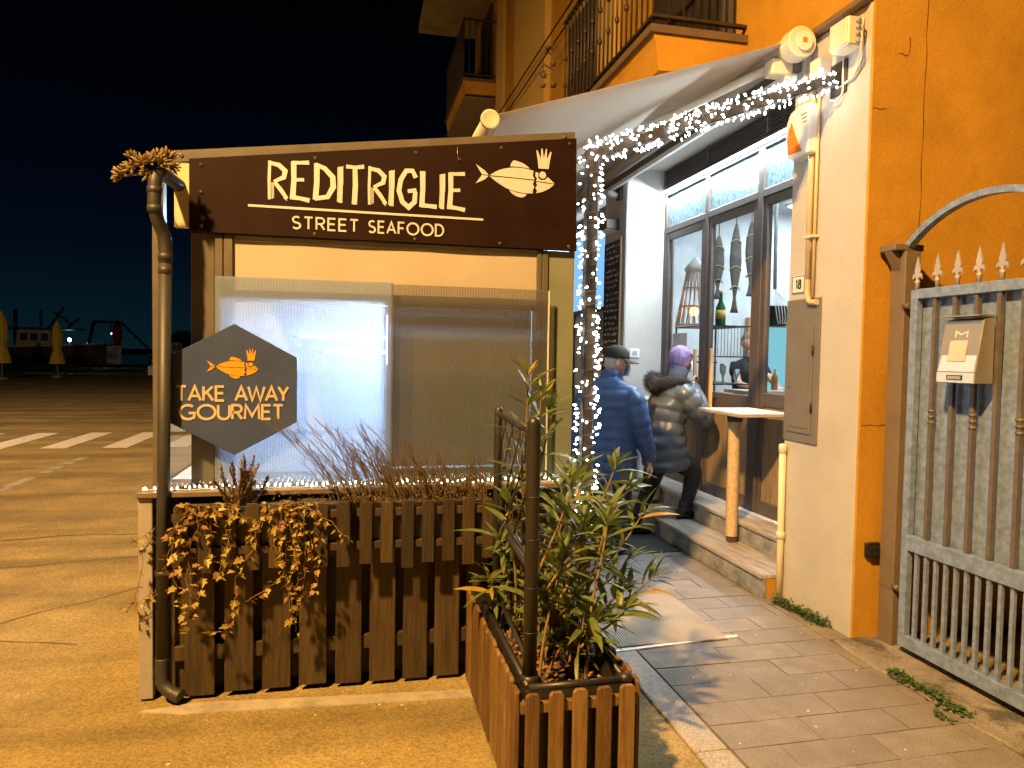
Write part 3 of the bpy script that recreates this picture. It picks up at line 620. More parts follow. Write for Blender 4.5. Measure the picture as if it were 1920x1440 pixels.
# ================================================================ plank fence and picket troughs in front of the kiosk
fe = thing('plank_fence', (-.1,3.45,0), 'low fence of wide brown planks under the kiosk counter', 'fence')
random.seed(31)
for k, (x0, x1) in enumerate(((-.750,-.617),(-.579,-.447),(-.412,-.281),(-.247,-.117),(-.080,.046),(.080,.206),(.240,.362),(.394,.520),(.553,.66))):
    dz = random.uniform(-.006,.006)
    MB().box(x0+.002,x1-.002,3.432,3.450,.012+dz,.90+dz).build('plank', random.choice(WOODS_D), fe, .003)
for z0, z1 in ((.165,.235),(.62,.69)): MB().box(-.80,.66,3.452,3.482,z0,z1).build('rail', WOOD_D, fe, .003)
for x in (-.77,.63): MB().box(x-.03,x+.03,3.484,3.535,0,.90).build('post', WOOD_D, fe, .003)
def trough(name_lab, x0, n, pitch, wd, lows):
    t_ = thing('picket_trough', (x0+n*pitch/2,3.34,.63), name_lab, 'planter', 'picket flower troughs hung on the fence')
    for k in range(n):
        xa = x0+k*pitch; zb = .622+random.uniform(-.008,.008)-(.03 if k in lows else 0); ztp = .915+random.uniform(-.006,.006)
        MB().prism([(xa,zb),(xa+wd,zb),(xa+wd,ztp-.012),(xa+wd-.013,ztp),(xa+.013,ztp),(xa,ztp-.012)], 'y', 3.296, 3.310).build('picket', random.choice(WOODS_D), t_, .002)
    L_ = x0+(n-1)*pitch+wd
    for z0 in (.690,.842): MB().box(x0-.012,L_+.012,3.312,3.334,z0,z0+.035).build('rail', WOOD_D, t_, .002)
    MB().box(x0+.005,L_-.005,3.338,3.428,.70,.895).build('liner', BLACK, t_)
    MB().box(x0+.012,L_-.012,3.342,3.424,.895,.900).build('soil', SOIL, t_)
    return t_
trough('left picket trough with ivy hanging over its brown slats', -.762, 8, .0985, .060, ())
trough('right picket trough with dry twiggy plants above its brown slats', .030, 7, .0955, .057, (2,5))

# ---------------------------------------------------------------- ivy
def leafmesh(pts, fold, mat_, name):
    """leaf outline halves mirrored about x=0; pts are (x>=0,y) from base to tip; folded along the midrib"""
    n = len(pts); vs = [(0,y,0) for x, y in pts]+[(x,y,fold*x) for x, y in pts]+[(-x,y,fold*x) for x, y in pts]
    fs = []
    for i in range(n-1): fs += [(i,n+i,n+i+1,i+1), (2*n+i,i,i+1,2*n+i+1)]
    me = bpy.data.meshes.new(name); me.from_pydata(vs, [], fs); me.validate(); me.materials.append(mat_); return me
ivyp = [(.004,0),(.30,-.12),(.42,.02),(.28,.22),(.52,.40),(.36,.50),(.20,.60),(.14,.85),(.0,1.08)]
IVM = [leafmesh(ivyp, .25, IVYL, 'ivy_leaf'), leafmesh(ivyp, .5, IVYL, 'ivy_leaf'), leafmesh(ivyp, .1, IVYD, 'ivy_leaf')]
def rot_to(d, up_jit):
    d = Vector(d).normalized(); q = d.to_track_quat('Y','Z'); return (q.to_matrix() @ Matrix.Rotation(up_jit,3,'Y')).to_euler()
def ivy(label, strands, seed, step=.024, size=(.018,.036), base=(0,0,0)):
    random.seed(seed); t_ = thing('ivy_plant', base, label, 'ivy'); vines = MB(); cnt = 0
    for S in strands:
        P = smooth_path(S, 5)
        P = [p+Vector((random.uniform(-.008,.008),random.uniform(-.004,.004),random.uniform(-.006,.006))) for p in P]
        vines.tube(P, .0016, 5)
        acc = 0
        for a, b in zip(P[:-1], P[1:]):
            L_ = (b-a).length; acc += L_
            while acc > step:
                acc -= step*random.uniform(.7,1.3); c = a.lerp(b, random.random())
                d = Vector((random.uniform(-1,1), random.uniform(-.9,.25), random.uniform(-1.1,.35)))
                s = random.uniform(*size); me = random.choices(IVM, (5,4,3))[0]
                tip = c+d.normalized()*random.uniform(.004,.02)
                inst('leaf', me, t_, tip, rot_to(d, random.uniform(-.9,.9)), (s,s,s)); cnt += 1
    vines.build('vine', STEM, t_); return t_
Yv = 3.285
st = []
random.seed(40)
for x0, pts in ((-.70,[(-.72,.86),(-.735,.74),(-.75,.60),(-.72,.48),(-.70,.36)]), (-.66,[(-.66,.84),(-.69,.72),(-.70,.60),(-.685,.50),(-.69,.42)]), (-.60,[(-.60,.80),(-.63,.66),(-.66,.52),(-.70,.40)]), (-.52,[(-.53,.82),(-.55,.70),(-.58,.58)]),
                (-.50,[(-.46,.84),(-.43,.74),(-.47,.66)]), (-.58,[(-.52,.72),(-.50,.60),(-.505,.50),(-.515,.42),(-.55,.37),(-.62,.35)]), (-.66,[(-.76,.82),(-.78,.76)]), (-.55,[(-.62,.86),(-.74,.83),(-.765,.72)]), (-.62,[(-.50,.87),(-.44,.86),(-.40,.82)]), (-.70,[(-.66,.88),(-.60,.89),(-.54,.88)]), (-.72,[(-.79,.70),(-.775,.62)])):
    st.append([(x0,3.34,.905),(x0+random.uniform(-.02,.02),3.29,.915)]+[(x,Yv+random.uniform(-.02,.004),z) for x, z in pts])
ivy('left ivy clump trailing down the planks beside the rain pipe', st, 41, base=(-.62,3.33,.9), size=(.02,.040))
st = []
for x0, pts in ((-.36,[(-.36,.84),(-.33,.72),(-.30,.60),(-.28,.50),(-.26,.40)]), (-.30,[(-.28,.84),(-.25,.72),(-.24,.60),(-.25,.50),(-.245,.40)]), (-.24,[(-.22,.84),(-.21,.72),(-.215,.58),(-.21,.48)]), (-.18,[(-.16,.82),(-.15,.70),(-.16,.58),(-.155,.50)]),
                (-.20,[(-.10,.83),(-.05,.78),(-.01,.755)]), (-.38,[(-.42,.80),(-.44,.755)]), (-.25,[(-.32,.80),(-.30,.66),(-.27,.54)]), (-.30,[(-.30,.62),(-.36,.55),(-.42,.51),(-.46,.49)]), (-.22,[(-.14,.86),(-.12,.80)]), (-.34,[(-.38,.86),(-.40,.82)]), (-.26,[(-.19,.76),(-.18,.64)]), (-.28,[(-.24,.80),(-.27,.62),(-.26,.44),(-.25,.34)])):
    st.append([(x0,3.34,.905),(x0+random.uniform(-.02,.02),3.29,.912)]+[(x,Yv+random.uniform(-.025,.004),z) for x, z in pts])
ivy('middle ivy clump of small yellowed leaves trailing over the pickets', st, 42, step=.020, size=(.014,.030), base=(-.25,3.33,.9))
st = [[(-.88,3.44,.80),(-.90,3.43,.77),(-.94,3.42,.745),(-.97,3.41,.735)], [(-.86,3.42,.52),(-.90,3.41,.48),(-.955,3.40,.46),(-.97,3.41,.44)], [(-.87,3.41,.80),(-.915,3.40,.65),(-.945,3.41,.50),(-.935,3.42,.40)], [(-.85,3.40,.50),(-.93,3.40,.465),(-1.0,3.39,.45)]]
ivy('thin ivy shoot curling round the white corner board', st, 43, step=.03, size=(.014,.026), base=(-.88,3.43,.8))

# ---------------------------------------------------------------- heather and dry twigs
random.seed(50)
he = thing('heather_plant', (-.50,3.37,.9), 'woody heather plant with upright brown spikes above the ivy', 'plant')
for k in range(24):
    a = random.uniform(0,6.28); x = -.50+.07*math.cos(a)*random.random(); y = 3.37+.03*math.sin(a)
    tx = x+random.uniform(-.10,.10); ty = y+random.uniform(-.05,.04); tz = .9+random.uniform(.11,.23)
    m = MB(); P = smooth_path([(x,y,.9),((x+tx)/2+random.uniform(-.01,.01),(y+ty)/2,(.9+tz)/2),(tx,ty,tz)], 5); m.tube(P, .003, 5)
    for i in range(170):
        f_ = random.uniform(.15,1); p = P[min(len(P)-1,int(f_*(len(P)-1)))]; a = random.uniform(0,6.28); ln = random.uniform(.010,.021)
        d = Vector((math.cos(a),math.sin(a),random.uniform(.3,1.3))).normalized(); q = p+Vector((0,0,random.uniform(-.012,.012)))
        sd = d.cross(Vector((0,0,1))).normalized()*.0034
        m.add([q+sd,q-sd,q+d*ln], [(0,1,2)])
    m.build('spike', HEATH, he)
def twigs(label, x0, x1, n, lean, hmin, hmax, seed, base_z=.9):
    random.seed(seed); t_ = thing('twiggy_shrub', ((x0+x1)/2,3.38,base_z), label, 'shrub', 'dry twiggy plants in the troughs')
    m = MB()
    for k in range(n):
        x = random.uniform(x0,x1); y = random.uniform(3.35,3.42); h = random.uniform(hmin,hmax)*(.6+.4*random.random())
        dx = lean*h*random.uniform(.4,1.3); P = []
        for i in range(7):
            f_ = i/6; P.append((x+dx*f_**1.4+random.uniform(-.006,.006), y+random.uniform(-.006,.006)-.03*f_*random.random(), base_z+h*f_))
        m.tube(P, [.0021*(1-.6*i/6) for i in range(7)], 4, caps=False)
        for b in range(random.randint(3,7)):
            i = random.randint(2,5); p = Vector(P[i]); l2 = h*random.uniform(.12,.3)
            q = p+Vector((lean*l2*random.uniform(.2,1.4)+random.uniform(-.02,.02), random.uniform(-.015,.015), l2)); mid = (p+q)/2+Vector((random.uniform(-.005,.005),0,0))
            m.tube([p,mid,q], [.0013,.0011,.0008], 3, caps=False)
            for e in range(3):
                c = p.lerp(q, random.random()); rr = .0022
                m.add([c+Vector((rr,0,0)),c+Vector((-rr,0,rr)),c+Vector((0,0,-rr*1.4))], [(0,1,2)])
    m.build('twigs', TWIG, t_)
twigs('tall dry twiggy shrub before the glowing polycarbonate sheet', -.10, .24, 62, -.80, .16, .50, 60)
twigs('dense reddish dry twigs beside the mullion of the kiosk', .12, .40, 60, -.60, .12, .40, 61)
twigs('low golden dry grass tuft near the trellis', .33, .64, 85, -.40, .08, .28, 62)
random.seed(63)
gm = MB()
for i in range(1500):
    x = random.choice((random.uniform(-.36,.64),random.uniform(-.05,.20),random.uniform(.30,.62))); y = random.uniform(3.31,3.43); z = .9+random.uniform(0,.055)*random.random()**.5
    a = random.uniform(0,6.28); d = Vector((math.cos(a),math.sin(a),random.uniform(.1,1.6))).normalized()*random.uniform(.008,.018); sd = d.cross(Vector((.3,.2,1))).normalized()*.0028; p = Vector((x,y,z))
    gm.add([p+sd*.3,p+d*.5+sd,p+d,p+d*.5-sd], [(0,1,2,3)])
tag(gm.build('ground_cover', mat('cover_leaf', (.13,.12,.03), .6, var=.5, vscale=25, c2=(.14,.065,.02))), 'low green and brown ground cover filling the picket troughs', 'ground cover', kind='stuff')

# ================================================================ wooden planter with trellis and oleander
pl = thing('wooden_planter', (.78,2.85,0), 'square wooden planter clad in orange brown pickets at the kerb', 'planter')
random.seed(70)
def picket(axis, a, b0, b1, z0, z1, out_):
    c = .010
    if axis == 'y':
        MB().prism([(b0,z0),(b1,z0),(b1,z1-c),(b1-c,z1),(b0+c,z1),(b0,z1-c)], 'y', a, a+.016).build('picket', random.choice(WOODS_P), pl, .002)
    else:
        MB().prism([(b0,z0),(b1,z0),(b1,z1-c),(b1-c,z1),(b0+c,z1),(b0,z1-c)], 'x', a, a+.016).build('picket', random.choice(WOODS_P), pl, .002)
for b0, b1 in ((.577,.626),(.660,.712),(.745,.798),(.832,.886),(.916,.972)): picket('y', 2.284, b0, b1, .015+random.uniform(-.004,.004), .450+random.uniform(-.004,.004), 0)
y = 2.318
while y < 3.40:
    picket('x', .546, y, y+.060, .012+random.uniform(-.004,.004), .452+random.uniform(-.006,.006), 0)
    picket('x', .992, y+.01, y+.07, .012+random.uniform(-.004,.004), .452+random.uniform(-.006,.006), 0); y += .0785
for z in (.10,.372):
    MB().box(.564,.990,2.302,2.324,z,z+.036).build('rail', WOOD_P, pl, .002)
    MB().box(.564,.584,2.326,3.42,z,z+.036).build('rail', WOOD_P, pl, .002); MB().box(.970,.990,2.326,3.42,z,z+.036).build('rail', WOOD_P, pl, .002)
for (x0,x1,y0,y1) in ((.588,.966,2.330,2.350),(.588,.966,3.40,3.42),(.588,.608,2.352,3.398),(.946,.966,2.352,3.398)):
    MB().box(x0,x1,y0,y1,.03,.440).build('box_side', PLASTIC, pl, .003)
for P_ in ([(.598,2.34,.447),(.956,2.34,.447)],[(.598,2.34,.447),(.598,3.41,.447)],[(.956,2.34,.447),(.956,3.41,.447)],[(.598,3.41,.447),(.956,3.41,.447)]):
    MB().tube(P_, .013, 10).build('rim', PLASTIC, pl)
MB().ball((.956,2.345,.452), .027, 12, 8, (1,1,.8)).build('corner_cap', PLASTIC, pl)
N = 26; mb = MB()
random.seed(71)
for i in range(N):
    for j in range(12): mb.v.append(Vector((.610+.334*j/11, 2.354+1.04*i/(N-1), .345+.03*noise.noise(Vector((i*.4,j*.4,0)))+.008*random.random())))
for i in range(N-1):
    for j in range(11): mb.f.append([i*12+j,i*12+j+1,(i+1)*12+j+1,(i+1)*12+j]); mb.sm.append(True)
mb.build('soil', SOIL, pl)
random.seed(72); mb = MB()
for i in range(420):
    x, y = random.uniform(.62,.94), random.uniform(2.37,3.35); rr = random.uniform(.005,.016)
    mb.ball((x,y,.358+random.uniform(0,.012)), rr, 5, 3, (1,random.uniform(.4,1),.4), Matrix.Rotation(0,4,'Z'))
tag(mb.build('bark_mulch', mat('bark', (.30,.15,.05), .9, var=.5, vscale=30), pl), kind='stuff')
tr = thing('trellis', (.63,2.8,.43), 'brown plastic trellis with a diamond lattice on the planter edge', 'trellis')
PA = Vector((.615,2.395,0)); PB = Vector((.653,3.20,0))
MB().lathe([(.025,.30),(.025,1.35),(.0245,1.365),(.019,1.378),(.008,1.384)], PA.x, PA.y, 16).build('post', PLASTIC, tr)
MB().lathe([(.020,.30),(.020,1.345),(.012,1.36)], PB.x, PB.y, 12).build('post', PLASTIC, tr)
for z in (.62,.78,.95,1.10): MB().lathe([(.0252,z),(.0265,z+.001),(.0265,z+.005),(.0252,z+.006)], PA.x, PA.y, 16).build('post_ring', PLASTIC, tr)
MB().lathe([(.025,.44),(.033,.442),(.035,.455),(.030,.468),(.025,.470)], PA.x, PA.y, 16).build('post_collar', PLASTIC, tr)
for z in (1.325,.875,.835,.50): MB().tube([(PA.x,PA.y,z),(PB.x,PB.y,z)], .012 if z > .6 else .010, 8).build('cross_bar', PLASTIC, tr)
d_ = (PB-PA); n_ = 4.6
for sgn in (1,-1):
    for k in range(-4, 9):
        t0 = k/n_; t1 = t0+sgn*.60; z0, z1 = .885, 1.318
        a, b = t0, t1; za, zb = z0, z1
        def clip(a, b, za, zb):
            pts = [(a,za),(b,zb)]
            if a == b: return None
            res = []
            for (s_, z_) in pts:
                if s_ < .03: tt = (.03-a)/(b-a); res.append((.03, za+(zb-za)*tt))
                elif s_ > .97: tt = (.97-a)/(b-a); res.append((.97, za+(zb-za)*tt))
                else: res.append((s_,z_))
            return res
        if max(a,b) <= .05 or min(a,b) >= .95: continue
        q = clip(a,b,za,zb)
        if abs(q[0][0]-q[1][0]) < .04: continue
        off = .003*sgn
        P_ = [(PA.x+d_.x*s_+off, PA.y+d_.y*s_, z_) for s_, z_ in q]
        MB().tube(P_, .0062, 6, flat=.5, hint=(1,0,0)).build('lath', PLASTIC, tr)

# oleander: stems with whorls of lance leaves
olp = [(.002,0),(.042,.12),(.076,.30),(.086,.48),(.072,.70),(.036,.88),(0,1.0)]
def bent(me, k):
    for v in me.vertices: v.co.z -= k*v.co.y**2
    return me
OLM = [bent(leafmesh(olp,.35,GREENLEAF,'oleander_leaf'),.10), bent(leafmesh(olp,.5,GREENLEAF,'oleander_leaf'),.35), bent(leafmesh(olp,.25,GREENLEAF,'oleander_leaf'),.65), bent(leafmesh(olp,.35,YELLEAF,'oleander_leaf'),.25)]
for me in OLM: me.polygons.foreach_set('use_smooth', [True]*len(me.polygons))
ol = thing('oleander', (.80,2.85,.35), 'tall oleander with long narrow leaves growing in the wooden planter', 'shrub')
random.seed(80)
stems = [((.74,3.05),(.735,2.98,1.50),9),((.76,3.0),(.80,3.0,1.44),9),((.72,3.1),(.86,3.02,1.37),9),((.75,3.1),(.70,2.92,1.28),8),
 ((.84,2.85),(1.10,2.86,1.13),7),((.86,2.9),(1.19,2.92,1.03),7),((.88,2.8),(1.23,2.86,.92),6),((.85,2.7),(1.22,2.72,.68),8),((.82,2.6),(1.04,2.55,.62),7),
 ((.72,3.15),(.61,2.95,.82),5),((.66,3.2),(.585,3.0,.62),5),((.80,2.95),(.96,2.90,1.05),6),((.80,2.8),(1.0,2.72,.86),6),((.78,2.9),(.90,2.95,.92),6),((.80,3.1),(1.02,3.1,.98),6),((.76,2.8),(.84,2.6,.66),6),((.74,2.62),(.90,2.5,.60),4),((.70,3.0),(.64,2.9,1.0),4),((.88,3.2),(1.06,3.2,.84),5)]
nleaf = 0; rest = []
random.seed(83)
for k in range(24):
    bx0, by0 = random.uniform(.66,.92), random.uniform(2.5,3.3); stems.append(((bx0,by0),(bx0+random.uniform(-.08,.30),by0+random.uniform(-.1,.1),random.uniform(.55,1.12)),7))
for si, ((bx,by),tip,nw) in enumerate(stems):
    P = smooth_path([(bx,by,.34),((bx*1.6+tip[0]*.4)/2+random.uniform(-.01,.01),(by*1.5+tip[1]*.5)/2,.34+(tip[2]-.34)*.45),((bx*.5+tip[0]*1.5)/2,(by*.5+tip[1]*1.5)/2,.34+(tip[2]-.34)*.8),tip], 6)
    MB().tube(P, [.0075-.005*i/(len(P)-1) for i in range(len(P))], 7).build('stem', STEM, ol)
    T = (P[-1]-P[-4]).normalized()
    for wv in range(nw):
        f_ = 1-.085*wv*(1+.12*wv); 
        if f_ < .25: break
        fi = f_*(len(P)-1); i0 = int(min(fi,len(P)-2)); c = P[i0].lerp(P[i0+1], fi-i0)
        nl = 3 if wv else 4
        for k in range(nl):
            a = 2*math.pi*k/nl+wv*1.05+si; spread = .45+.16*wv+random.uniform(-.12,.12)
            ax = T.orthogonal().normalized(); bx_ = T.cross(ax)
            d = (T*math.cos(spread)+(ax*math.cos(a)+bx_*math.sin(a))*math.sin(spread)); d.z -= .06*wv
            s = random.uniform(.085,.19)*(.75 if wv == 0 else 1)
            me = random.choices(OLM, (4,4,2,.9+.5*(si in (8,9,15,16,7))))[0]
            if nleaf < 298: inst('leaf', me, ol, c, rot_to(d, random.uniform(-.5,.5)), (s,s,s))
            else: rest.append((me, Matrix.LocRotScale(c, rot_to(d, random.uniform(-.5,.5)), (s,s,s))))
            nleaf += 1

if rest:
    mb = MB()
    for me, M in rest: mb.add([v.co for v in me.vertices], [tuple(p.vertices) for p in me.polygons], True, M)
    tag(mb.build('inner_leaves', GREENLEAF, ol), kind='stuff')

# ================================================================ light strings
def bulb_mesh(mb, p, d, s=1.0):
    d = Vector(d).normalized(); q = d.to_track_quat('Z','Y').to_matrix().to_4x4()
    mb.lathe([(.0022*s,-.004*s),(.0055*s,.002*s),(.0062*s,.007*s),(.0035*s,.013*s),(.0008*s,.017*s)], 0, 0, 6, M=Matrix.Translation(p) @ q)
gp = thing('garland_post', (1.265,3.76,0), 'dark timber post and beam wrapped in white fairy lights', 'pergola')
WOODG = mat('pergola_wood', (.024,.017,.011), .75, var=.3, vscale=10, stretch=(6,6,.8), bump=.2)
MB().box(1.236,1.298,3.729,3.791,0,2.735).build('post', WOODG, gp, .006)
bd = Vector((2.80-1.265,0,3.275-2.70)); bl = bd.length; bd.normalize()
Mb = Matrix.Translation((1.265,3.76,2.70)) @ bd.to_track_quat('X','Z').to_matrix().to_4x4()
MB().box(-.03,bl-.005,-.028,.028,-.030,.030,Mb).build('beam', WOODG, gp, .005)
MB().box(2.786,2.799,3.69,3.83,3.17,3.36).build('wall_plate', IRON, gp, .002)
ls = thing('fairy_light_string', (1.265,3.76,1.0), 'dense white fairy lights wound round the post and sloping beam', 'string lights')
random.seed(90)
wire = MB(); bulbs = MB()
def wind(p0, p1, turns, rad, nb):
    p0 = Vector(p0); p1 = Vector(p1); ax = (p1-p0).normalized(); a = ax.orthogonal().normalized(); b = ax.cross(a); L_ = (p1-p0).length
    P = []
    for k in range(turns*10+1):
        th = 2*math.pi*k/10; P.append(p0+ax*(L_*k/(turns*10))+(a*math.cos(th)+b*math.sin(th))*rad)
    wire.tube(P, .0022, 4, caps=False)
    for k in range(nb):
        f_ = (k+random.uniform(-.4,.4))/nb; th = random.uniform(0,6.28)
        e = a*math.cos(th)+b*math.sin(th); rr = rad*random.uniform(.95,1.0)+.024*random.random()**1.3
        p = p0+ax*(L_*f_)+e*rr; wire.tube([p0+ax*(L_*f_)+e*rad*.9, p], .0012, 3, caps=False)
        dd = e+ax*random.uniform(-.5,.5)+Vector((0,0,random.uniform(-.8,.3)))
        bulb_mesh(bulbs, p, dd, random.uniform(.7,1.15))
wind((1.267,3.76,.55), (1.267,3.76,2.70), 30, .046, 290)
wind((1.24,3.76,2.70), (2.77,3.76,3.262), 26, .044, 360)
tag(bulbs.build('bulbs', BULB, ls), kind='stuff'); wire.build('wire', mat('green_wire', (.05,.05,.025), .6), ls)
ls2 = thing('counter_light_string', (.1,3.46,.955), 'warm fairy lights laid along the front edge of the kiosk counter', 'string lights')
bulbs = MB(); wire = MB(); P = []
for k in range(84):
    x = -.93+2.05*k/83; P.append((x,3.455+.008*math.sin(k*1.3),.959+.004*random.random()))
    if k % 1 == 0:
        p = Vector((x+random.uniform(-.006,.006),3.455+random.uniform(-.015,.025),.962+random.uniform(0,.014)))
        bulb_mesh(bulbs, p, (random.uniform(-.6,.6),random.uniform(-.5,.3),1), random.uniform(.55,.85))
wire.tube(P, .002, 4); wire.build('wire', mat('white_wire', (.5,.5,.45), .6), ls2); tag(bulbs.build('bulbs', BULBW, ls2), kind='stuff')

# ================================================================ corner building
bd_ = thing('corner_building', (2.9,3.6,0), 'orange and cream corner building with a glazed restaurant front', 'building')
def bx(nm, x0, x1, y0, y1, z0, z1, m, par=bd_, bev=0): return MB().box(x0,x1,y0,y1,z0,z1).build(nm, m, par, bev)
bx('corner_pillar', 2.80,3.34,3.506,4.20,-.01,3.598, CREAM, bev=.004)
bx('side_wall', 2.806,12,3.488,3.505,-.01,11, ORANGE)
bx('upper_wall', 2.80,3.30,3.506,17.3,3.642,11, ORANGE)
bx('ledge', 2.745,2.80,3.506,7.75,3.600,3.640, mat('ledge_stone', (.16,.10,.06), .8), bev=.006)
bx('lintel', 2.80,3.30,4.20,17.3,3.572,3.598, CREAM)
bx('middle_pillar', 2.80,3.34,7.10,7.75,-.01,3.571, CREAM)
bx('pillar_facing', 2.790,2.7985,7.108,7.75,-.01,3.571, GREYWALL)
bx('far_wall', 2.80,3.34,10.45,17.3,-.01,3.571, CREAM)
bx('pilaster', 2.70,2.798,7.45,8.6,3.645,11, YELLOW); bx('pilaster', 2.70,2.798,10.3,12.4,3.645,11, YELLOW); bx('pilaster', 2.74,2.798,13.6,14.25,3.645,11, YELLOW)
for z in (5.85,6.05): MB().tube([(2.68,4.2,z-.12),(2.66,7.4,z),(2.64,10.5,z+.05),(2.66,14,z+.15)], .011, 6).build('cable', BLACK, bd_)
# shallow plaster cracks of the side wall
def crack_wall(pts):
    mb = MB(); ribbon(mb, pts, [.003+.002*((k*7) % 3) for k in range(len(pts))], 3.4868, 3.488); mb.build('plaster_crack', mat('crack_dark', (.16,.06,.01), .9), bd_)
random.seed(95)
crack_wall([(3.146+.004*math.sin(k*1.7)+random.uniform(-.002,.002), 3.75-k*.1) for k in range(36)])
crack_wall([(2.81+k*.03, 1.232+random.uniform(-.003,.003)) for k in range(7)])
crack_wall([(2.96,3.32),(2.985,3.325),(3.01,3.315),(3.03,3.32),(3.04,3.36),(3.035,3.42)])
crack_wall([(2.81,3.005),(2.83,3.01),(2.86,3.005),(2.90,3.012)])
# balconies
def balcony(X0, y0, y1, zt_, h, pitch, knots, label):
    b = bx('balcony', X0,2.799,y0,y1,zt_-.055,zt_, mat('balcony_slab', (.13,.085,.055), .8, var=.2))
    MB().prism([(2.798,zt_-.30),(X0+.075,zt_-.315),(X0+.05,zt_-.13),(X0+.03,zt_-.058),(2.798,zt_-.058)], 'y', y0+.02, y1-.02).build('console', ORANGE, b)
    for z in (zt_+.06, zt_+h):
        MB().box(X0+.02,X0+.06,y0+.02,y1-.02,z,z+.022).build('rail', IRON, b); MB().box(X0+.062,2.799,y0+.02,y0+.06,z,z+.022).build('rail', IRON, b)
    bm2 = MB().tube([(0,0,0),(0,0,h+zt_*0)], .0085, 6).mesh('baluster'); bm2.materials.append(IRON)
    km2 = MB()
    km2.tube([(0,0,0),(0,0,h)], .0085, 6)
    for zz in (h*.35,h*.62): km2.lathe([(.008,zz-.03),(.018,zz-.015),(.02,zz),(.018,zz+.015),(.008,zz+.03)], 0, 0, 8)
    km2 = km2.mesh('baluster'); km2.materials.append(IRON)
    y = y0+.06; k = 0
    while y < y1-.03: inst('baluster', km2 if (knots and k % 2) else bm2, b, (X0+.04,y,zt_+.03)); y += pitch; k += 1
    x = X0+.15
    while x < 2.76: inst('baluster', bm2, b, (x,y0+.04,zt_+.03)); x += .115
    return b
b1 = balcony(2.035,4.80,7.12,3.965,1.0,.105,True,'')
bx('shutter', 2.76,2.798,5.15,6.45,3.97,6.2, mat('shutter_dark', (.035,.028,.024), .6)); bx('door_frame', 2.775,2.799,4.98,5.148,3.97,6.3, mat('frame_grey', (.10,.09,.085), .6))
bx('balcony_screen', 2.10,2.12,6.2,7.05,4.05,4.9, mat('screen_dark', (.05,.035,.028), .8), b1)
b2 = balcony(2.06,14.3,17.1,7.13,1.15,.14,False,'')
bx('balcony_screen', 2.09,2.11,14.5,17.0,7.2,8.25, mat('screen_dark', (.05,.035,.028), .8), b2)
bx('soffit', 2.10,2.78,14.34,17.06,6.76,6.768, mat('soffit_grey', (.30,.29,.28), .8), b2)
bx('eave', 1.45,2.80,14.0,17.4,9.25,9.45, mat('eave_stone', (.42,.36,.29), .85, var=.3, vscale=3)); bx('shutter', 2.76,2.798,15.0,16.2,7.15,9.0, mat('shutter_dark', (.035,.028,.024), .6))
# dried flower heads hanging from the balcony rail
dfp = thing('dried_flowers', (2.04,7.1,4.5), 'round dried flower heads hanging off the end of the balcony rail', 'flowers')
random.seed(97)
for k in range(9):
    p = Vector((2.0+random.uniform(-.18,.0),7.1+random.uniform(-.02,.1),4.55+random.uniform(-.22,.25)))
    MB().tube([(2.06,7.1,4.6),((2.06+p.x)/2,p.y,p.z+.03),p], .003, 4).build('stalk', TWIG, dfp); MB().ball(p, .032, 7, 5).build('flower_head', TWIG, dfp)

# ---------------------------------------------------------------- restaurant glazing (frame plane x = 3.22 to 3.27)
FX0, FX1 = 3.215, 3.272
def fr(nm, y0, y1, z0, z1, par=bd_, a=FX0, b=FX1): return bx(nm, a, b, y0, y1, z0, z1, BROWNF, par, .004)
for y0, y1 in ((7.045,7.098),(6.128,6.192),(5.215,5.297),(4.205,4.265)): fr('window_post', y0, y1, .337, 3.335)
for y0, y1 in ((6.194,7.043),(5.299,6.126),(4.267,5.213)):
    fr('transom', y0, y1, 2.905, 2.968); fr('head_rail', y0, y1, 3.300, 3.335)
    w_ = bx('transom_window', 3.240,3.246,y0+.001,y1-.001,2.969,3.299, RAINGLASS)
def leaf(nm, y0, y1, zm0, zm1, hy):
    d = fr(nm, y0, y0+.062, .345, 2.900, a=3.222, b=3.268); fr('stile', y1-.062, y1, .345, 2.900, d, 3.222, 3.268)
    ya, yb = y0+.063, y1-.063
    fr('top_rail', ya, yb, 2.832, 2.900, d, 3.223, 3.267); fr('middle_rail', ya, yb, zm0, zm1, d, 3.223, 3.267); fr('bottom_rail', ya, yb, .345, .450, d, 3.223, 3.267)
    bx('pane', 3.240,3.246,ya+.001,yb-.001,zm1+.001,2.831, GLASS, d)
    nb = max(3, int((yb-ya)/.1))
    for k in range(nb): bx('board', 3.236,3.250,ya+(yb-ya)*k/nb+.0015,ya+(yb-ya)*(k+1)/nb-.0015,.451,zm0-.001, DOORWOOD, d)
    if hy:
        h_ = MB().box(3.150,3.180,hy-.014,hy+.014,1.12,1.685).build('handle', HANDLE, d, .006, 2)
        for z in (1.24,1.56): MB().tube([(3.18,hy,z),(3.222,hy,z)], .008, 8).build('handle_stud', IRON, h_)
leaf('door', 5.300, 6.124, 1.15, 1.29, 5.90); leaf('door', 6.196, 7.041, 1.17, 1.31, 6.215)
leaf('side_window', 4.268, 5.212, 1.215, 1.325, None)
g_ = bx('vent_grille', 3.225,3.262,4.21,7.09,3.395,3.569, KIOSKDARK)
for k in range(7):
    MB().prism([(3.195,3.400+k*.024),(3.224,3.407+k*.024),(3.224,3.413+k*.024),(3.195,3.406+k*.024)], 'y', 4.215, 7.085).build('slat', BROWNF, g_)
for y in (5.15,6.13): bx('grille_post', 3.192,3.2245,y-.012,y+.012,3.397,3.567, BROWNF, g_)
fr('grille_base', 4.21,7.09,3.362,3.394)
led = thing('led_strip', (3.2,5.6,3.35), 'bright white LED strip along the top of the restaurant windows', 'light')
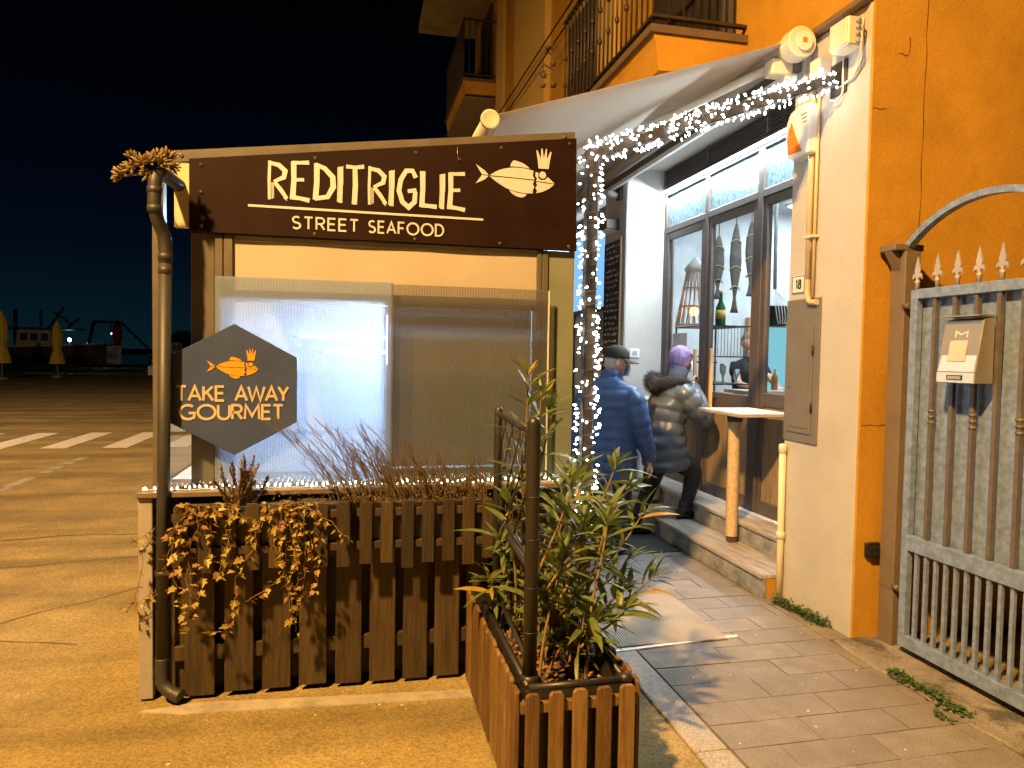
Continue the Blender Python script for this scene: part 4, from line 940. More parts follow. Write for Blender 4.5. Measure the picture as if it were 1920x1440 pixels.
bx('diffuser', 3.196,3.213,4.22,7.085,3.338,3.358, LED, led); bx('profile', 3.196,3.214,4.22,7.085,3.3585,3.3615, ALU, led)
ld = bpy.data.lights.new('led_strip_light', 'AREA'); ld.shape = 'RECTANGLE'; ld.size = 2.8; ld.size_y = .03; ld.energy = 150; ld.color = LED_COL
lo = bpy.data.objects.new('led_strip_light', ld); lo.location = (3.18,5.65,3.335); lo.rotation_euler = Vector((-.55,0,-1)).to_track_quat('-Z','Y').to_euler()
q = Matrix(((0,-.876,.482),(1,0,0),(0,.482,.876))); lo.rotation_euler = q.to_euler(); link(lo, led)
# second, farther shop window with blue film
for y0, y1 in ((7.752,7.80),(8.68,8.74),(9.6,9.66),(10.40,10.448)): fr('window_post', y0, y1, .337, 3.39)
for z0, z1 in ((2.20,2.26),(3.33,3.39),(.337,.40)):
    for y0, y1 in ((7.802,8.678),(8.742,9.598),(9.662,10.398)): fr('transom', y0, y1, z0, z1)
BLUEFILM = emit('lit_blue_film', (.22,.52,.95), 1.15)
for y0, y1 in ((7.802,8.678),(8.742,9.598),(9.662,10.398)):
    bx('lit_pane', 3.252,3.256,y0,y1,2.262,3.328, BLUEFILM); bx('pane', 3.240,3.246,y0,y1,.402,2.199, GLASS)
led2 = thing('led_strip', (3.2,9.1,3.4), 'white LED strip above the farther blue shop window', 'light')
bx('diffuser', 3.19,3.212,7.78,10.42,3.365,3.395, LED, led2)
bx('far_vent_box', 3.20,3.30,7.76,10.44,3.41,3.57, KIOSKDARK)

# ---------------------------------------------------------------- interior of the restaurant
rm_ = bd_
bx('interior_wall', 3.30,7.6,9.15,9.25,.0,3.75, INTW); bx('interior_wall', 7.5,7.6,4.2,9.14,.0,3.75, INTW); bx('interior_wall', 3.345,7.49,4.05,4.19,.0,3.75, INTW)
bx('interior_floor', 3.275,7.49,4.2,9.14,.28,.335, INTF); bx('interior_ceiling', 3.305,7.49,4.2,9.14,3.66,3.74, mat('ceiling_white', (.75,.78,.80), .9))
bx('interior_wall', 3.30,3.34,9.26,10.4,.0,3.56, INTW); bx('interior_wall', 4.6,4.7,9.26,10.6,.0,3.6, INTW)
for i, (x, y) in enumerate(((4.3,5.3),(4.3,7.6),(5.9,6.4),(5.9,8.3))):
    t_ = thing('ceiling_panel_lamp', (x,y,3.62), 'flat white ceiling lamp inside the restaurant', 'ceiling lamp', 'ceiling lamps inside the restaurant')
    bx('diffuser', x-.25,x+.25,y-.25,y+.25,3.628,3.64, emit('ceiling_lamp', (.88,.95,1.0), 62.0), t_); bx('frame', x-.27,x+.27,y-.27,y+.27,3.641,3.659, WHITEP, t_)
# rack behind the doors, basket lamp, bottle, glasses
rk = thing('wire_rack', (3.55,6.7,.335), 'dark metal wire rack just inside the restaurant door', 'rack')
for x in (3.34,3.80):
    for y in (6.30,7.00): MB().tube([(x,y,.335),(x,y,1.93)], .011, 6).build('upright', IRON, rk)
for z in (.9,1.35,1.62,1.92): bx('shelf', 3.33,3.81,6.29,7.01,z-.012,z, IRON, rk)
wm = MB()
for k in range(14):
    wm.tube([(3.34+k*.035,6.30,1.62),(3.34+k*.035,6.30,1.92)], .003, 4)
tag(wm.build('wire_bars', IRON, rk), kind='stuff')
BASK = mat('basket', (.66,.50,.36), .7, var=.2, bump=.3)
lp = thing('basket_lamp', (3.45,6.85,1.92), 'conical woven basket lamp with a glowing orange bulb on the rack', 'lamp')
def ring_pt(k, n, rr): return (3.45+rr*math.cos(2*math.pi*k/n), 6.82+rr*math.sin(2*math.pi*k/n))
n = 18; m = MB()
for k in range(n):
    a = ring_pt(k,n,.185); b = ring_pt(k+.6,n,.085)
    m.tube([(a[0],a[1],1.94),(b[0],b[1],2.50)], .0075, 5)
m.build('ribs', BASK, lp)
for rr, z in ((.187,1.94),(.150,2.13),(.118,2.32),(.088,2.50)):
    P = [(*ring_pt(k,24,rr),z) for k in range(25)]; MB().tube(P, .009, 6, caps=False).build('hoop', BASK, lp)
MB().lathe([(.10,2.49),(.115,2.51),(.10,2.54),(.05,2.60),(.02,2.64)], 3.45, 6.82, 16).build('top', mat('basket_top', (.72,.66,.60), .7), lp)
MB().ball((3.45,6.82,2.08), .045, 10, 8).build('bulb', emit('amber_bulb', (1.0,.36,.06), 18.), lp)
GREENGLASS = mat('bottle_green', (.015,.14,.04), .15, var=.1); 
bo = thing('green_bottle', (3.53,6.42,1.92), 'dark bottle with a green neck and yellow label on the rack', 'bottle')
MB().lathe([(.048,1.921),(.050,1.93),(.050,2.04),(.046,2.10),(.020,2.16),(.016,2.25),(.018,2.252),(.018,2.262)], 3.53, 6.42, 16).build('glass', GREENGLASS, bo)
MB().lathe([(.0512,1.985),(.0512,2.075)], 3.53, 6.42, 16).build('label_band', mat('yellow_label', (.75,.50,.10), .6), bo)
MB().lathe([(.0195,2.24),(.0195,2.265)], 3.53, 6.42, 12).build('cap', mat('bottle_cap', (.75,.55,.15), .5), bo)
random.seed(101)
CLEARG = mat('glassware', (.55,.68,.70), .08, var=.1, spec=.8)
for k in range(9):
    x = 3.38+.05*(k % 9); y = 6.36+.07*(k % 3); h = random.uniform(.12,.2)
    tag(MB().lathe([(.018,1.351),(.004,1.36),(.004,1.351+h*.45),(.022,1.351+h*.6),(.020,1.351+h)], x, y, 10).build('wine_glass', CLEARG), 'stemmed glass standing on the middle shelf of the wire rack', 'glass', 'glasses on the wire rack')
FISHM = mat('driftwood_fish', (.15,.13,.11), .8, var=.3, vscale=14, bump=.4)
for (x, y, z0, z1, lab) in ((3.49,6.42,2.18,2.80,'left carved fish partly hidden by the door stile'),(3.665,6.40,2.05,2.92,'long carved wooden fish tied with rope in the door glass'),(3.845,6.42,2.22,2.96,'right carved wooden fish hanging beside the door stile')):
    t_ = thing('hanging_fish', (x,y,z0), lab, 'decoration', 'carved fish hanging inside the door')
    L_ = z1-z0; pr = [(.012,z1),(.028,z1-.06*L_),(.058,z1-.25*L_),(.066,z1-.42*L_),(.050,z1-.60*L_),(.022,z1-.78*L_),(.016,z1-.83*L_),(.030,z1-.93*L_),(.046,z0)]
    m = MB(); m.lathe([(r_,z) for r_, z in pr][::-1], 0, 0, 14)
    for v in m.v: v.x, v.y = v.x+x, v.y*.35+y
    m.build('body', FISHM, t_)
    for f_ in (.2,.5,.72):
        zz = z1-f_*L_; rr = .068-.05*abs(f_-.4); MB().tube([(x+rr*math.cos(k*.52),y+rr*.42*math.sin(k*.52),zz+.02*math.sin(k*.9)) for k in range(13)], .006, 5).build('rope_turn', ROPE, t_)
    MB().tube([(x,y,z1-.02),(x+.01,y,3.3),(x,y,3.655)], .006, 5).build('rope', ROPE, t_)
# bar counter, bottles, hanging bucket, timber door
bc = thing('bar_counter', (4.7,7.3,.335), 'pale bar counter inside the restaurant', 'counter')
bx('front', 4.30,6.6,7.15,7.25,.336,1.20, mat('bar_front', (.48,.40,.30), .6, var=.2), bc); bx('top', 4.25,6.65,7.08,7.6,1.201,1.24, DRIFT, bc)
random.seed(103)
for k in range(7):
    x = 4.75+k*.22+random.uniform(-.03,.03); h = random.uniform(.2,.3)
    tag(MB().lathe([(.035,1.241),(.036,1.25),(.036,1.24+h*.6),(.012,1.24+h*.8),(.013,1.24+h)], x, 7.35+random.uniform(-.1,.1), 10).build('bar_bottle', random.choice((GREENGLASS,CLEARG,mat('amber_glass',(.25,.10,.02),.2)))), 'bottle standing on the bar counter inside the restaurant', 'bottle', 'bottles on the bar counter')
hb = thing('hanging_bucket', (4.15,6.45,2.0), 'black bucket hung with white rope inside the side window', 'bucket')
MB().lathe([(.10,1.93),(.13,1.96),(.145,2.12),(.15,2.13),(.135,2.12),(.12,1.97)], 4.15, 6.45, 18).build('bucket', BLACK, hb)
for k in range(5): MB().tube(smooth_path([(4.12,6.40,2.30),(4.06+.03*k,6.31,2.15),(4.08+.03*k,6.30,2.0),(4.10+.02*k,6.31,1.95)]), .005, 5).build('rope_loop', mat('white_rope', (.7,.7,.66), .8), hb)
MB().tube([(4.12,6.42,2.30),(4.12,6.45,3.655)], .018, 8).build('rod', GREYP, hb)
wd_ = thing('timber_doorway', (5.9,9.14,.335), 'timber doorway with a cyan lit pane at the back of the restaurant', 'door')
for x0, x1, z0, z1 in ((5.42,5.56,.336,2.18),(6.3,6.42,.336,2.18),(5.562,6.298,2.06,2.18)): bx('jamb', x0,x1,9.06,9.148,z0,z1, mat('jamb_wood', (.45,.26,.12), .6, var=.2), wd_)
bx('pane', 5.58,6.28,9.12,9.13,.5,2.05, emit('cyan_pane', (.30,.72,.85), .9), wd_)
tag(bx('menu_sheet', 3.275,3.277,6.62,6.95,1.45,1.85, mat('paper', (.75,.77,.78), .8), None), 'white paper menu sheet taped inside the left door pane', 'paper')

# ---------------------------------------------------------------- entrance steps
stp = thing('stone_steps', (2.9,5.6,0), 'two veined marble steps up to the restaurant door', 'steps')
random.seed(105)
ys = [4.175,4.62,5.22,5.80,6.45,7.09]
for a, b in zip(ys[:-1], ys[1:]):
    bx('tread', 2.645,2.965,a+.001,b-.001,.138,.168, MARBLE, stp, .004); bx('riser', 2.665,2.690,a+.001,b-.001,.0,.137, MARBLED, stp, .002)
ys = [4.205,4.9,5.62,6.3,7.095]
for a, b in zip(ys[:-1], ys[1:]):
    bx('tread', 2.930,3.30,a+.001,b-.001,.306,.336, MARBLE, stp, .004); bx('riser', 2.950,2.975,a+.001,b-.001,.169,.305, MARBLED, stp, .002)
bx('step_core', 2.692,3.28,4.18,7.09,-.005,.136, ORANGE, stp)

# ---------------------------------------------------------------- awning
aw = thing('awning', (2.7,4.0,3.5), 'pale folding arm awning stretched from the wall over the kiosk', 'awning')
A0 = Vector((2.70,0,3.600)); C0 = Vector((.755,0,2.955)); Y0a, Y1a = 4.02, 9.4; nu, nv = 20, 30; mb = MB()
for i in range(nu+1):
    for j in range(nv+1):
        s_ = i/nu; t = j/nv; p = A0.lerp(C0, s_); p.y = Y0a+(Y1a-Y0a)*t
        p.z -= .005*math.sin(math.pi*s_)*(1+.3*math.sin(t*9))+.008*math.sin(t*31)*s_*(1-s_)*4; mb.v.append(p)
for i in range(nu):
    for j in range(nv): mb.f.append([i*(nv+1)+j,i*(nv+1)+j+1,(i+1)*(nv+1)+j+1,(i+1)*(nv+1)+j]); mb.sm.append(True)
cv = mb.build('canvas', AWNING, aw); sm_ = cv.modifiers.new('thickness','SOLIDIFY'); sm_.thickness = .002
MB().tube([(.735,3.99,2.92),(.735,9.45,2.92)], .042, 14).build('front_bar', ALU, aw)
fc = MB().lathe([(.018,3.975),(.045,3.970),(.054,3.972),(.054,3.995)], .735, 2.92, 22, axis='y', smooth=False).build('front_bar_cap', mat('cap_green', (.50,.52,.40), .5), aw)
MB().tube([(2.665,4.0,3.555),(2.665,9.4,3.555)], .075, 16).build('roller', AWNING, aw)
MB().lathe([(.03,3.935),(.090,3.937),(.096,3.945),(.096,4.03),(.085,4.06)], 2.665, 3.545, 28, axis='y', smooth=False).build('end_cap', BEIGEP, aw)
MB().lathe([(.01,3.915),(.056,3.916),(.058,3.926)], 2.665, 3.545, 28, axis='y', smooth=False).build('cap_disc', mat('cap_disc', (.75,.70,.58), .4), aw)
bx('orange_mark', 2.650,2.680,3.9135,3.9155,3.530,3.560, ORANGEP, aw)
bx('torsion_bar', 2.66,2.70,4.1,9.3,3.372,3.412, mat('bar_white', (.78,.80,.80), .4), aw, .004)
bx('rear_cover', 2.70,2.735,4.05,9.35,3.412,3.62, mat('cover_grey', (.10,.10,.105), .6), aw)
MB().tube([(2.63,4.20,3.490),(1.50,6.30,3.130)], .036, 8, flat=.75).build('folding_arm', ALU, aw); MB().tube([(1.50,6.30,3.128),(.78,4.75,2.915)], .030, 8, flat=.75).build('fore_arm', ALU, aw); MB().ball((1.50,6.30,3.13), .05, 10, 8).build('elbow_joint', BEIGEP, aw); MB().tube([(2.60,8.6,3.475),(.85,8.55,2.90)], .03, 8).build('folding_arm', ALU, aw)
for y in (4.14,8.58): bx('arm_shoulder', 2.56,2.79,y-.05,y+.05,3.40,3.50, BEIGEP, aw, .008)
bx('wall_bracket', 2.74,2.798,4.02,4.10,3.34,3.598, GREYP, aw, .004)

# ---------------------------------------------------------------- things fixed to the corner pillar
jb = thing('junction_box', (2.77,3.72,3.4), 'upper pale junction box with cable glands at the pillar top', 'junction box')
bx('box', 2.690,2.798,3.555,3.715,3.375,3.535, BEIGEP, jb, .008); bx('lid', 2.682,2.6895,3.562,3.708,3.382,3.528, BEIGEP, jb, .003)
for k, z in enumerate((3.40,3.435,3.47,3.505)): MB().lathe([(.010,3.555),(.014,3.547),(.014,3.533),(.010,3.525)], 2.745, z, 8, axis='y').build('gland', GREYP, jb)
jb2 = thing('relay_box', (2.76,3.9,3.3), 'lower grey relay box beside the awning cap', 'junction box')
bx('box', 2.715,2.798,3.835,3.93,3.26,3.42, GREYP, jb2, .006); bx('lid', 2.708,2.7145,3.84,3.925,3.265,3.415, BEIGEP, jb2, .003)
cb = thing('cable_bundle', (2.78,3.65,3.3), 'loose loops of pale cable hanging under the junction box', 'cable')
for k in range(4):
    z = 3.40+.035*k; MB().tube(smooth_path([(2.745,3.525,z),(2.74,3.512-.004*k,z-.02),(2.755,3.515+.004*k,z-.10),(2.775,3.56+.01*k,3.27-.01*k),(2.785,3.65+.012*k,3.22),(2.79,3.74,3.21)]), .005, 6).build('cable', BEIGEP if k % 2 else GREYP, cb)
MB().tube(smooth_path([(2.79,3.72,3.42),(2.785,3.715,3.28),(2.775,3.70,3.17),(2.77,3.74,3.13),(2.77,3.80,3.15)]), .006, 6).build('cable', WHITEP, cb)
al = thing('alarm_siren', (2.77,4.15,2.92), 'white wall alarm siren with an orange flasher lens', 'siren')
pts = [(3.925,2.875),(4.085,2.862),(4.150,2.90),(4.172,3.01),(4.162,3.12),(4.125,3.175),(4.045,3.195),(3.94,3.185),(3.92,3.14)]
MB().prism(pts, 'x', 2.715, 2.798).build('body', WHITEP, al, .016, 3)
MB().prism([(3.985,2.900),(4.125,2.912),(4.140,2.99),(4.122,3.06),(4.095,3.105),(4.05,3.01)], 'x', 2.706, 2.7145).build('flasher_lens', ORANGEP, al, .006, 2)
PRN = mat('siren_print', (.10,.10,.11), .6)
for k, z in enumerate((3.16,3.135,3.11)):
    MB().box(2.7138,2.7148,3.945,4.01-.012*k,z-.04,z-.032).build('print_line', PRN, al)
gpz = thing('gas_pipe', (2.78,4.0,0), 'yellow gas pipe running down the cream pillar into the meter cabinet', 'pipe')
MB().tube([(2.775,3.968,3.36),(2.775,3.968,2.10)], .018, 10).build('riser', PIPEY, gpz); MB().tube(smooth_path([(2.775,3.968,2.12),(2.775,3.967,2.02),(2.775,3.945,1.965),(2.775,3.90,1.955),(2.775,3.87,1.955)]), .018, 10).build('elbow', PIPEY, gpz)
MB().tube([(2.779,3.922,3.30),(2.779,3.922,1.99)], .010, 8).build('thin_pipe', PIPEY, gpz)
MB().box(2.750,2.798,3.90,3.995,2.355,2.372).build('clamp', BEIGEP, gpz, .003); MB().tube([(2.785,3.955,2.35),(2.77,3.945,2.28)], .004, 6).build('clamp_bolt', STEEL, gpz)
lowp = thing('white_pipe', (2.77,4.17,0), 'cream painted pipe rising from the pavement beside the steps', 'pipe')
MB().tube([(2.772,4.16,-.005),(2.772,4.163,.42),(2.772,4.168,1.02)], .022, 10).build('shaft', BEIGEP, lowp); MB().lathe([(.022,.41),(.028,.412),(.028,.455),(.022,.457)], 2.772, 4.163, 12).build('joint', BEIGEP, lowp)
MB().tube([(2.772,4.163,.50),(2.765,4.24,.50)], .013, 8).build('stub', BEIGEP, lowp); MB().lathe([(.022,.98),(.027,.982),(.027,1.03),(.02,1.04)], 2.772, 4.168, 12).build('cap', BEIGEP, lowp)
hn = thing('house_number', (2.79,4.09,2.02), 'white enamel house number plate reading 18 with a blue border', 'sign')
bx('plate', 2.793,2.7985,4.022,4.160,2.023,2.142, WHITEP, hn, .003)
mb = MB(); MM = Matrix(((0,1,0,0),(-1,0,0,0),(0,0,1,0),(0,0,0,1)))  # x->-y, y->x
ribbon(mb, [(-4.153,2.030),(-4.029,2.030),(-4.029,2.135),(-4.153,2.135),(-4.153,2.030)], .005, 2.7912, 2.793, MM); mb.build('border', mat('border_blue', (.06,.10,.35), .5), hn)
word('18', -4.115, -4.062, 2.050, 2.116, 2.793, .012, BLACK, hn, sp=.3, depth=.0016, M=MM)
mc = thing('meter_cabinet', (2.79,4.03,1.06), 'taupe metal meter cabinet door set in the cream pillar', 'cabinet')
bx('frame', 2.788,2.7985,3.852,4.197,1.07,1.985, CABINET, mc, .003); bx('door', 2.779,2.7875,3.905,4.150,1.13,1.81, CABINET, mc, .003)
bx('door_panel', 2.774,2.7785,3.935,4.118,1.165,1.772, CABINET, mc, .003)
for z in (1.30,1.66): MB().tube([(2.776,3.900,z-.03),(2.776,3.900,z+.03)], .006, 8).build('hinge', IRON, mc)
MB().lathe([(.006,2.772),(.006,2.775)], 4.128, 1.42, 8, axis='x').build('keyhole', BLACK, mc)
so = thing('wall_socket', (2.91,3.47,.5), 'black outdoor socket box low on the orange side wall', 'socket')
bx('box', 2.858,2.950,3.462,3.487,.475,.560, BLACK, so, .006); MB().prism([(2.864,.480),(2.944,.480),(2.944,.545),(2.864,.545)], 'y', 3.446, 3.4615).build('flap', BLACK, so, .008, 2)
th = thing('entry_panel', (2.93,7.09,1.6), 'small white wall switch plate on the lit door reveal', 'switch')
bx('plate', 2.855,2.965,7.085,7.099,1.59,1.685, WHITEP, th, .004); bx('display', 2.885,2.935,7.081,7.0848,1.615,1.66, GREYP, th)
# blackboard and lamps on the grey pillar
bb = thing('blackboard', (2.78,7.45,1.6), 'tall blackboard menu with chalk handwriting on the grey pillar', 'blackboard')
bx('slate', 2.768,2.789,7.21,7.70,1.35,2.86, mat('slate', (.022,.026,.030), .7, var=.25, vscale=5), bb)
bx('side_frame', 2.762,2.789,7.178,7.209,1.33,2.88, mat('board_frame', (.33,.24,.15), .6), bb)
CH = mat('chalk', (.62,.65,.68), .9, var=.2); random.seed(107); mb = MB(); z = 2.80; k = 0
while z > 1.42:
    y = 7.67-random.uniform(0,.06); P = []
    end = 7.24+random.uniform(0,.12)*(k % 3 == 1)
    while y > end:
        if random.random() < .16 and len(P) > 2:
            ribbon(mb, P, .006, 2.7664, 2.768, MM); P = []; y -= .022
        P.append((-y, z+random.uniform(-.013,.020))); y -= random.uniform(.007,.012)
    if len(P) > 2: ribbon(mb, P, .006, 2.7664, 2.768, MM)
    z -= .060+.02*(k % 4 == 3); k += 1
tag(mb.build('chalk_writing', CH, bb), kind='stuff')
wl = thing('wall_lamp', (2.75,7.45,3.0), 'dark wedge shaped wall lamp above the blackboard', 'wall lamp')
MB().prism([(2.64,2.985),(2.79,2.965),(2.79,3.085),(2.64,3.075)], 'y', 7.30, 7.56).build('housing', mat('lamp_dark', (.045,.042,.042), .5), wl, .004)
MB().prism([(2.65,2.975),(2.78,2.958),(2.78,2.963),(2.65,2.981)], 'y', 7.32, 7.54).build('glass', WHITEP, wl)
sp = thing('spot_lamp', (2.75,7.3,3.3), 'small grey spotlight bracket high on the grey pillar', 'spotlight')
bx('bracket', 2.755,2.789,7.22,7.34,3.28,3.46, mat('lamp_dark', (.045,.042,.042), .5), sp, .004); MB().tube([(2.75,7.28,3.32),(2.64,7.30,3.36)], [.03,.045], 12).build('head', GREYP, sp)
# bar tables with rope wound legs
def bar_table(x, y, lab, x0, x1, y0, y1):
    t_ = thing('bar_table', (x,y,.168), lab, 'table', 'rope legged bar tables on the steps')
    m = MB()
    P = smooth_path([(x,y,.215),(x,y,.6),(x,y,1.0),(x,y,1.12)], 4)
    z = .215; prof = []
    while z < 1.12: prof += [(.043,z),(.050,z+.0075)]; z += .015
    MB().lathe(prof+[(.043,1.12)], x, y, 16).build('rope_leg', ROPE, t_); MB().lathe([(.052,1.11),(.058,1.12),(.058,1.165),(.05,1.17)], x, y, 16).build('collar', IRON, t_)
    bx('foot', x-.03,x+.03,y-.03,y+.03,.169,.225, BROWNF, t_)
    random.seed(int(y*10)); pts = []
    for k in range(9): pts.append((x0+random.uniform(-.01,.01), y0+(y1-y0)*k/8))
    for k in range(5): pts.append((x0+(x1-x0)*(k+1)/5, y1+random.uniform(-.008,.008)))
    for k in range(9): pts.append((x1+random.uniform(-.01,.01), y1-(y1-y0)*(k+1)/9))
    MB().prism(pts[::-1], 'z', 1.172, 1.200).build('top', DRIFT, t_, .004)
    return t_
bar_table(2.885, 4.98, 'bar table with a pale top before the side window', 2.72, 3.17, 4.62, 5.25)
bar_table(2.88, 6.42, 'bar table mostly hidden behind the purple haired person', 2.70, 3.05, 6.30, 6.85)

# ================================================================ gate, arch, post, letter box
gt = thing('steel_gate', (2.92,2.7,0), 'galvanised steel gate with spear tips and a sheet backed upper panel', 'gate')
G0, G1 = 2.905, 2.945; YN, YF = 2.44, 3.262
bx('stile', G0,G1,YF-.045,YF,.055,1.980, GALV, gt, .003); bx('stile', G0,G1,YN,YN+.045,.055,1.980, GALV, gt, .003)
for z0, z1 in ((1.930,1.982),(.585,.668),(.055,.125)): bx('rail', G0,G1,YN+.046,YF-.046,z0,z1, GALV, gt, .003)
bx('sheet', 2.955,2.958,YN+.02,YF-.02,.60,1.96, GALV, gt)
bar = MB().box(-.011,.011,-.011,.011,0,1.261).mesh('bar'); bar.materials.append(GALVB)
kb = MB(); kb.box(-.011,.011,-.011,.011,0,1.261)
for zz in (.615,.645,.675): kb.lathe([(.012,zz-.010),(.022,zz),(.012,zz+.010)], 0, 0, 8)
kb = kb.mesh('knotted_bar'); kb.materials.append(GALVB)
spr = MB(); spr.lathe([(.010,0),(.010,.03),(.014,.035),(.014,.042),(.007,.048),(.006,.055)], 0, 0, 8)
spr.prism([(0,.175),(-.019,.10),(-.012,.075),(-.005,.05),(.005,.05),(.012,.075),(.019,.10)], 'x', -.004, .004)
for s_ in (-1,1): spr.prism([(s_*.004,.06),(s_*.022,.066),(s_*.031,.052),(s_*.030,.078),(s_*.018,.086),(s_*.006,.078)][::s_], 'x', -.0035, .0035)
spr = spr.mesh('spear_tip'); spr.materials.append(mat('finial_zinc', (.42,.42,.44), .45, .2, var=.15))
k = 0; y = 3.110
inst('spear_tip', spr, gt, (2.925,3.240,1.983))
while y > YN+.05:
    inst('bar', kb if k % 2 == 0 else bar, gt, (2.925,y,.669)); inst('spear_tip', spr, gt, (2.925,y-.002,1.983)); y -= .1255; k += 1
lb = MB().box(-.009,.009,-.009,.009,0,.459).mesh('lower_bar'); lb.materials.append(GALV); y = 3.165
while y > YN+.05: inst('lower_bar', lb, gt, (2.925,y,.1255)); y -= .0628
gpst = thing('gate_post', (2.98,3.41,0), 'brown painted steel gate post against the orange wall', 'post')
bx('shaft', 2.935,3.035,3.34,3.45,.0,2.205, POSTB, gpst, .004); bx('cap_plate', 2.872,3.055,3.345,3.47,2.206,2.240, POSTB, gpst, .003); MB().prism([(2.872,2.205),(2.934,2.205),(2.934,2.10)], 'y', 3.38, 3.43).build('gusset', POSTB, gpst)
bx('base_band', 2.931,3.039,3.336,3.454,.33,.338, POSTB, gpst)
MB().tube([(2.935,3.335,1.90),(2.93,3.29,1.90)], .016, 10).build('hinge', GALVB, gpst); MB().tube([(2.935,3.335,.35),(2.93,3.29,.35)], .016, 10).build('hinge', GALVB, gpst)
gp2 = thing('gate_post', (2.98,2.36,0), 'second brown gate post carrying the other foot of the arch', 'post')
bx('shaft', 2.935,3.035,2.305,2.405,.0,2.195, POSTB, gp2, .004); bx('cap_plate', 2.92,3.05,2.295,2.415,2.196,2.225, POSTB, gp2, .003)
ar = thing('gate_arch', (2.96,3.4,2.24), 'curved galvanised steel arch rising over the gate', 'arch')
P = []
for k in range(41):
    th_ = R(46.4+87.2*k/40); P.append(Vector((2.97, 2.87+.725*math.cos(th_), 1.695+.725*math.sin(th_))))
vs = []; fs = []
for p in P:
    d = Vector((0,p.y-2.87,p.z-1.695)).normalized()
    for a, b in ((-.022,-.016),(.022,-.016),(.022,.016),(-.022,.016)): vs.append(p+Vector((a,0,0))+d*b)
for i in range(40):
    for k in range(4): fs.append((i*4+k,i*4+(k+1) % 4,(i+1)*4+(k+1) % 4,(i+1)*4+k))
m = MB(); m.add(vs, fs); m.build('arch_tube', GALV, ar)
lx = thing('letter_box', (2.85,2.83,1.5), 'stainless steel letter box with a sloping hood on the gate bars', 'letter box')
INOX = mat('inox', (.58,.72,.98), .3, .2, var=.06, vscale=3); INOXS = mat('inox_side', (.40,.36,.30), .35, .6, var=.1)  # side steel is a browner, darker copy: its lighting sits in the colour
BY0, BY1 = 2.735, 2.955
m = MB(); m.prism([(2.80,1.50),(2.903,1.50),(2.903,1.815),(2.84,1.80),(2.80,1.56)], 'y', BY0, BY1); m.build('case', INOXS, lx, .003)
MB().add([(2.798,BY0+.006,1.555),(2.798,BY1-.006,1.555),(2.838,BY1-.03,1.775),(2.838,BY0+.006,1.775)], [(0,1,2,3),(3,2,1,0)]).build('front_flap', INOX, lx)
bx('name_bar', 2.796,2.7995,BY0+.003,BY1-.003,1.503,1.55, INOX, lx); bx('name_slot', 2.793,2.7958,2.80,2.89,1.515,1.538, BLACK, lx); bx('name_card', 2.7915,2.7928,2.807,2.883,1.519,1.534, GREYP, lx)
bx('hood', 2.805,2.903,BY0-.004,BY1+.004,1.816,1.822, INOXS, lx)
Mf = Matrix.Translation((2.7975,0,1.555)) @ Matrix.Rotation(math.atan2(.04,.22),4,'Y')
bx_ = MB().box(-.004,-.001,2.80,2.90,.05,.15,Mf).build('sticker', mat('sticker', (.62,.54,.50), .4), lx)
mb = MB(); 
for P_ in ([(-2.878,.165),(-2.878,.195),(-2.845,.178),(-2.812,.195),(-2.812,.165)],): ribbon(mb, P_, .006, -.0032, -.001, Mf @ MM)
mb.build('engraved_letter', WHITEP, lx)
# weeds in the joints
def weed(label, pts, n, seed, hh):
    random.seed(seed); m = MB()
    t_ = thing('weed_plant', (*pts[0],.005), label, 'weed', 'green weeds in the pavement joint')
    for k in range(n):
        i = random.randint(0,len(pts)-2); f_ = random.random(); x = pts[i][0]+(pts[i+1][0]-pts[i][0])*f_+random.gauss(0,.018); y = pts[i][1]+(pts[i+1][1]-pts[i][1])*f_+random.gauss(0,.018)
        z = .004+random.random()**1.5*hh; a = random.uniform(0,6.28); r_ = random.uniform(.008,.017)
        d = Vector((math.cos(a),math.sin(a),random.uniform(-.1,.9))).normalized(); sd = d.cross(Vector((0,0,1))).normalized(); p = Vector((x,y,z))
        m.add([p,p+d*r_*.4+sd*r_*.55,p+d*r_*1.1+sd*r_*.5,p+d*r_*1.35,p+d*r_*1.1-sd*r_*.5,p+d*r_*.4-sd*r_*.55], [(0,1,2,3,4,5)])
        if k % 5 == 0: m.tube([(x,y,0),p], .0012, 3, caps=False)
    m.build('leaves', GREENW, t_)
weed('green weeds in the joint at the foot of the cream pillar', [(2.70,4.10),(2.73,3.95),(2.75,3.82),(2.76,3.66)], 520, 110, .05)
weed('green weeds along the gate threshold', [(2.70,3.06),(2.69,2.95),(2.70,2.82),(2.69,2.70),(2.70,2.60)], 420, 111, .03)
weed('tiny green tuft between two pavers', [(2.60,2.66),(2.59,2.60)], 30, 112, .012)

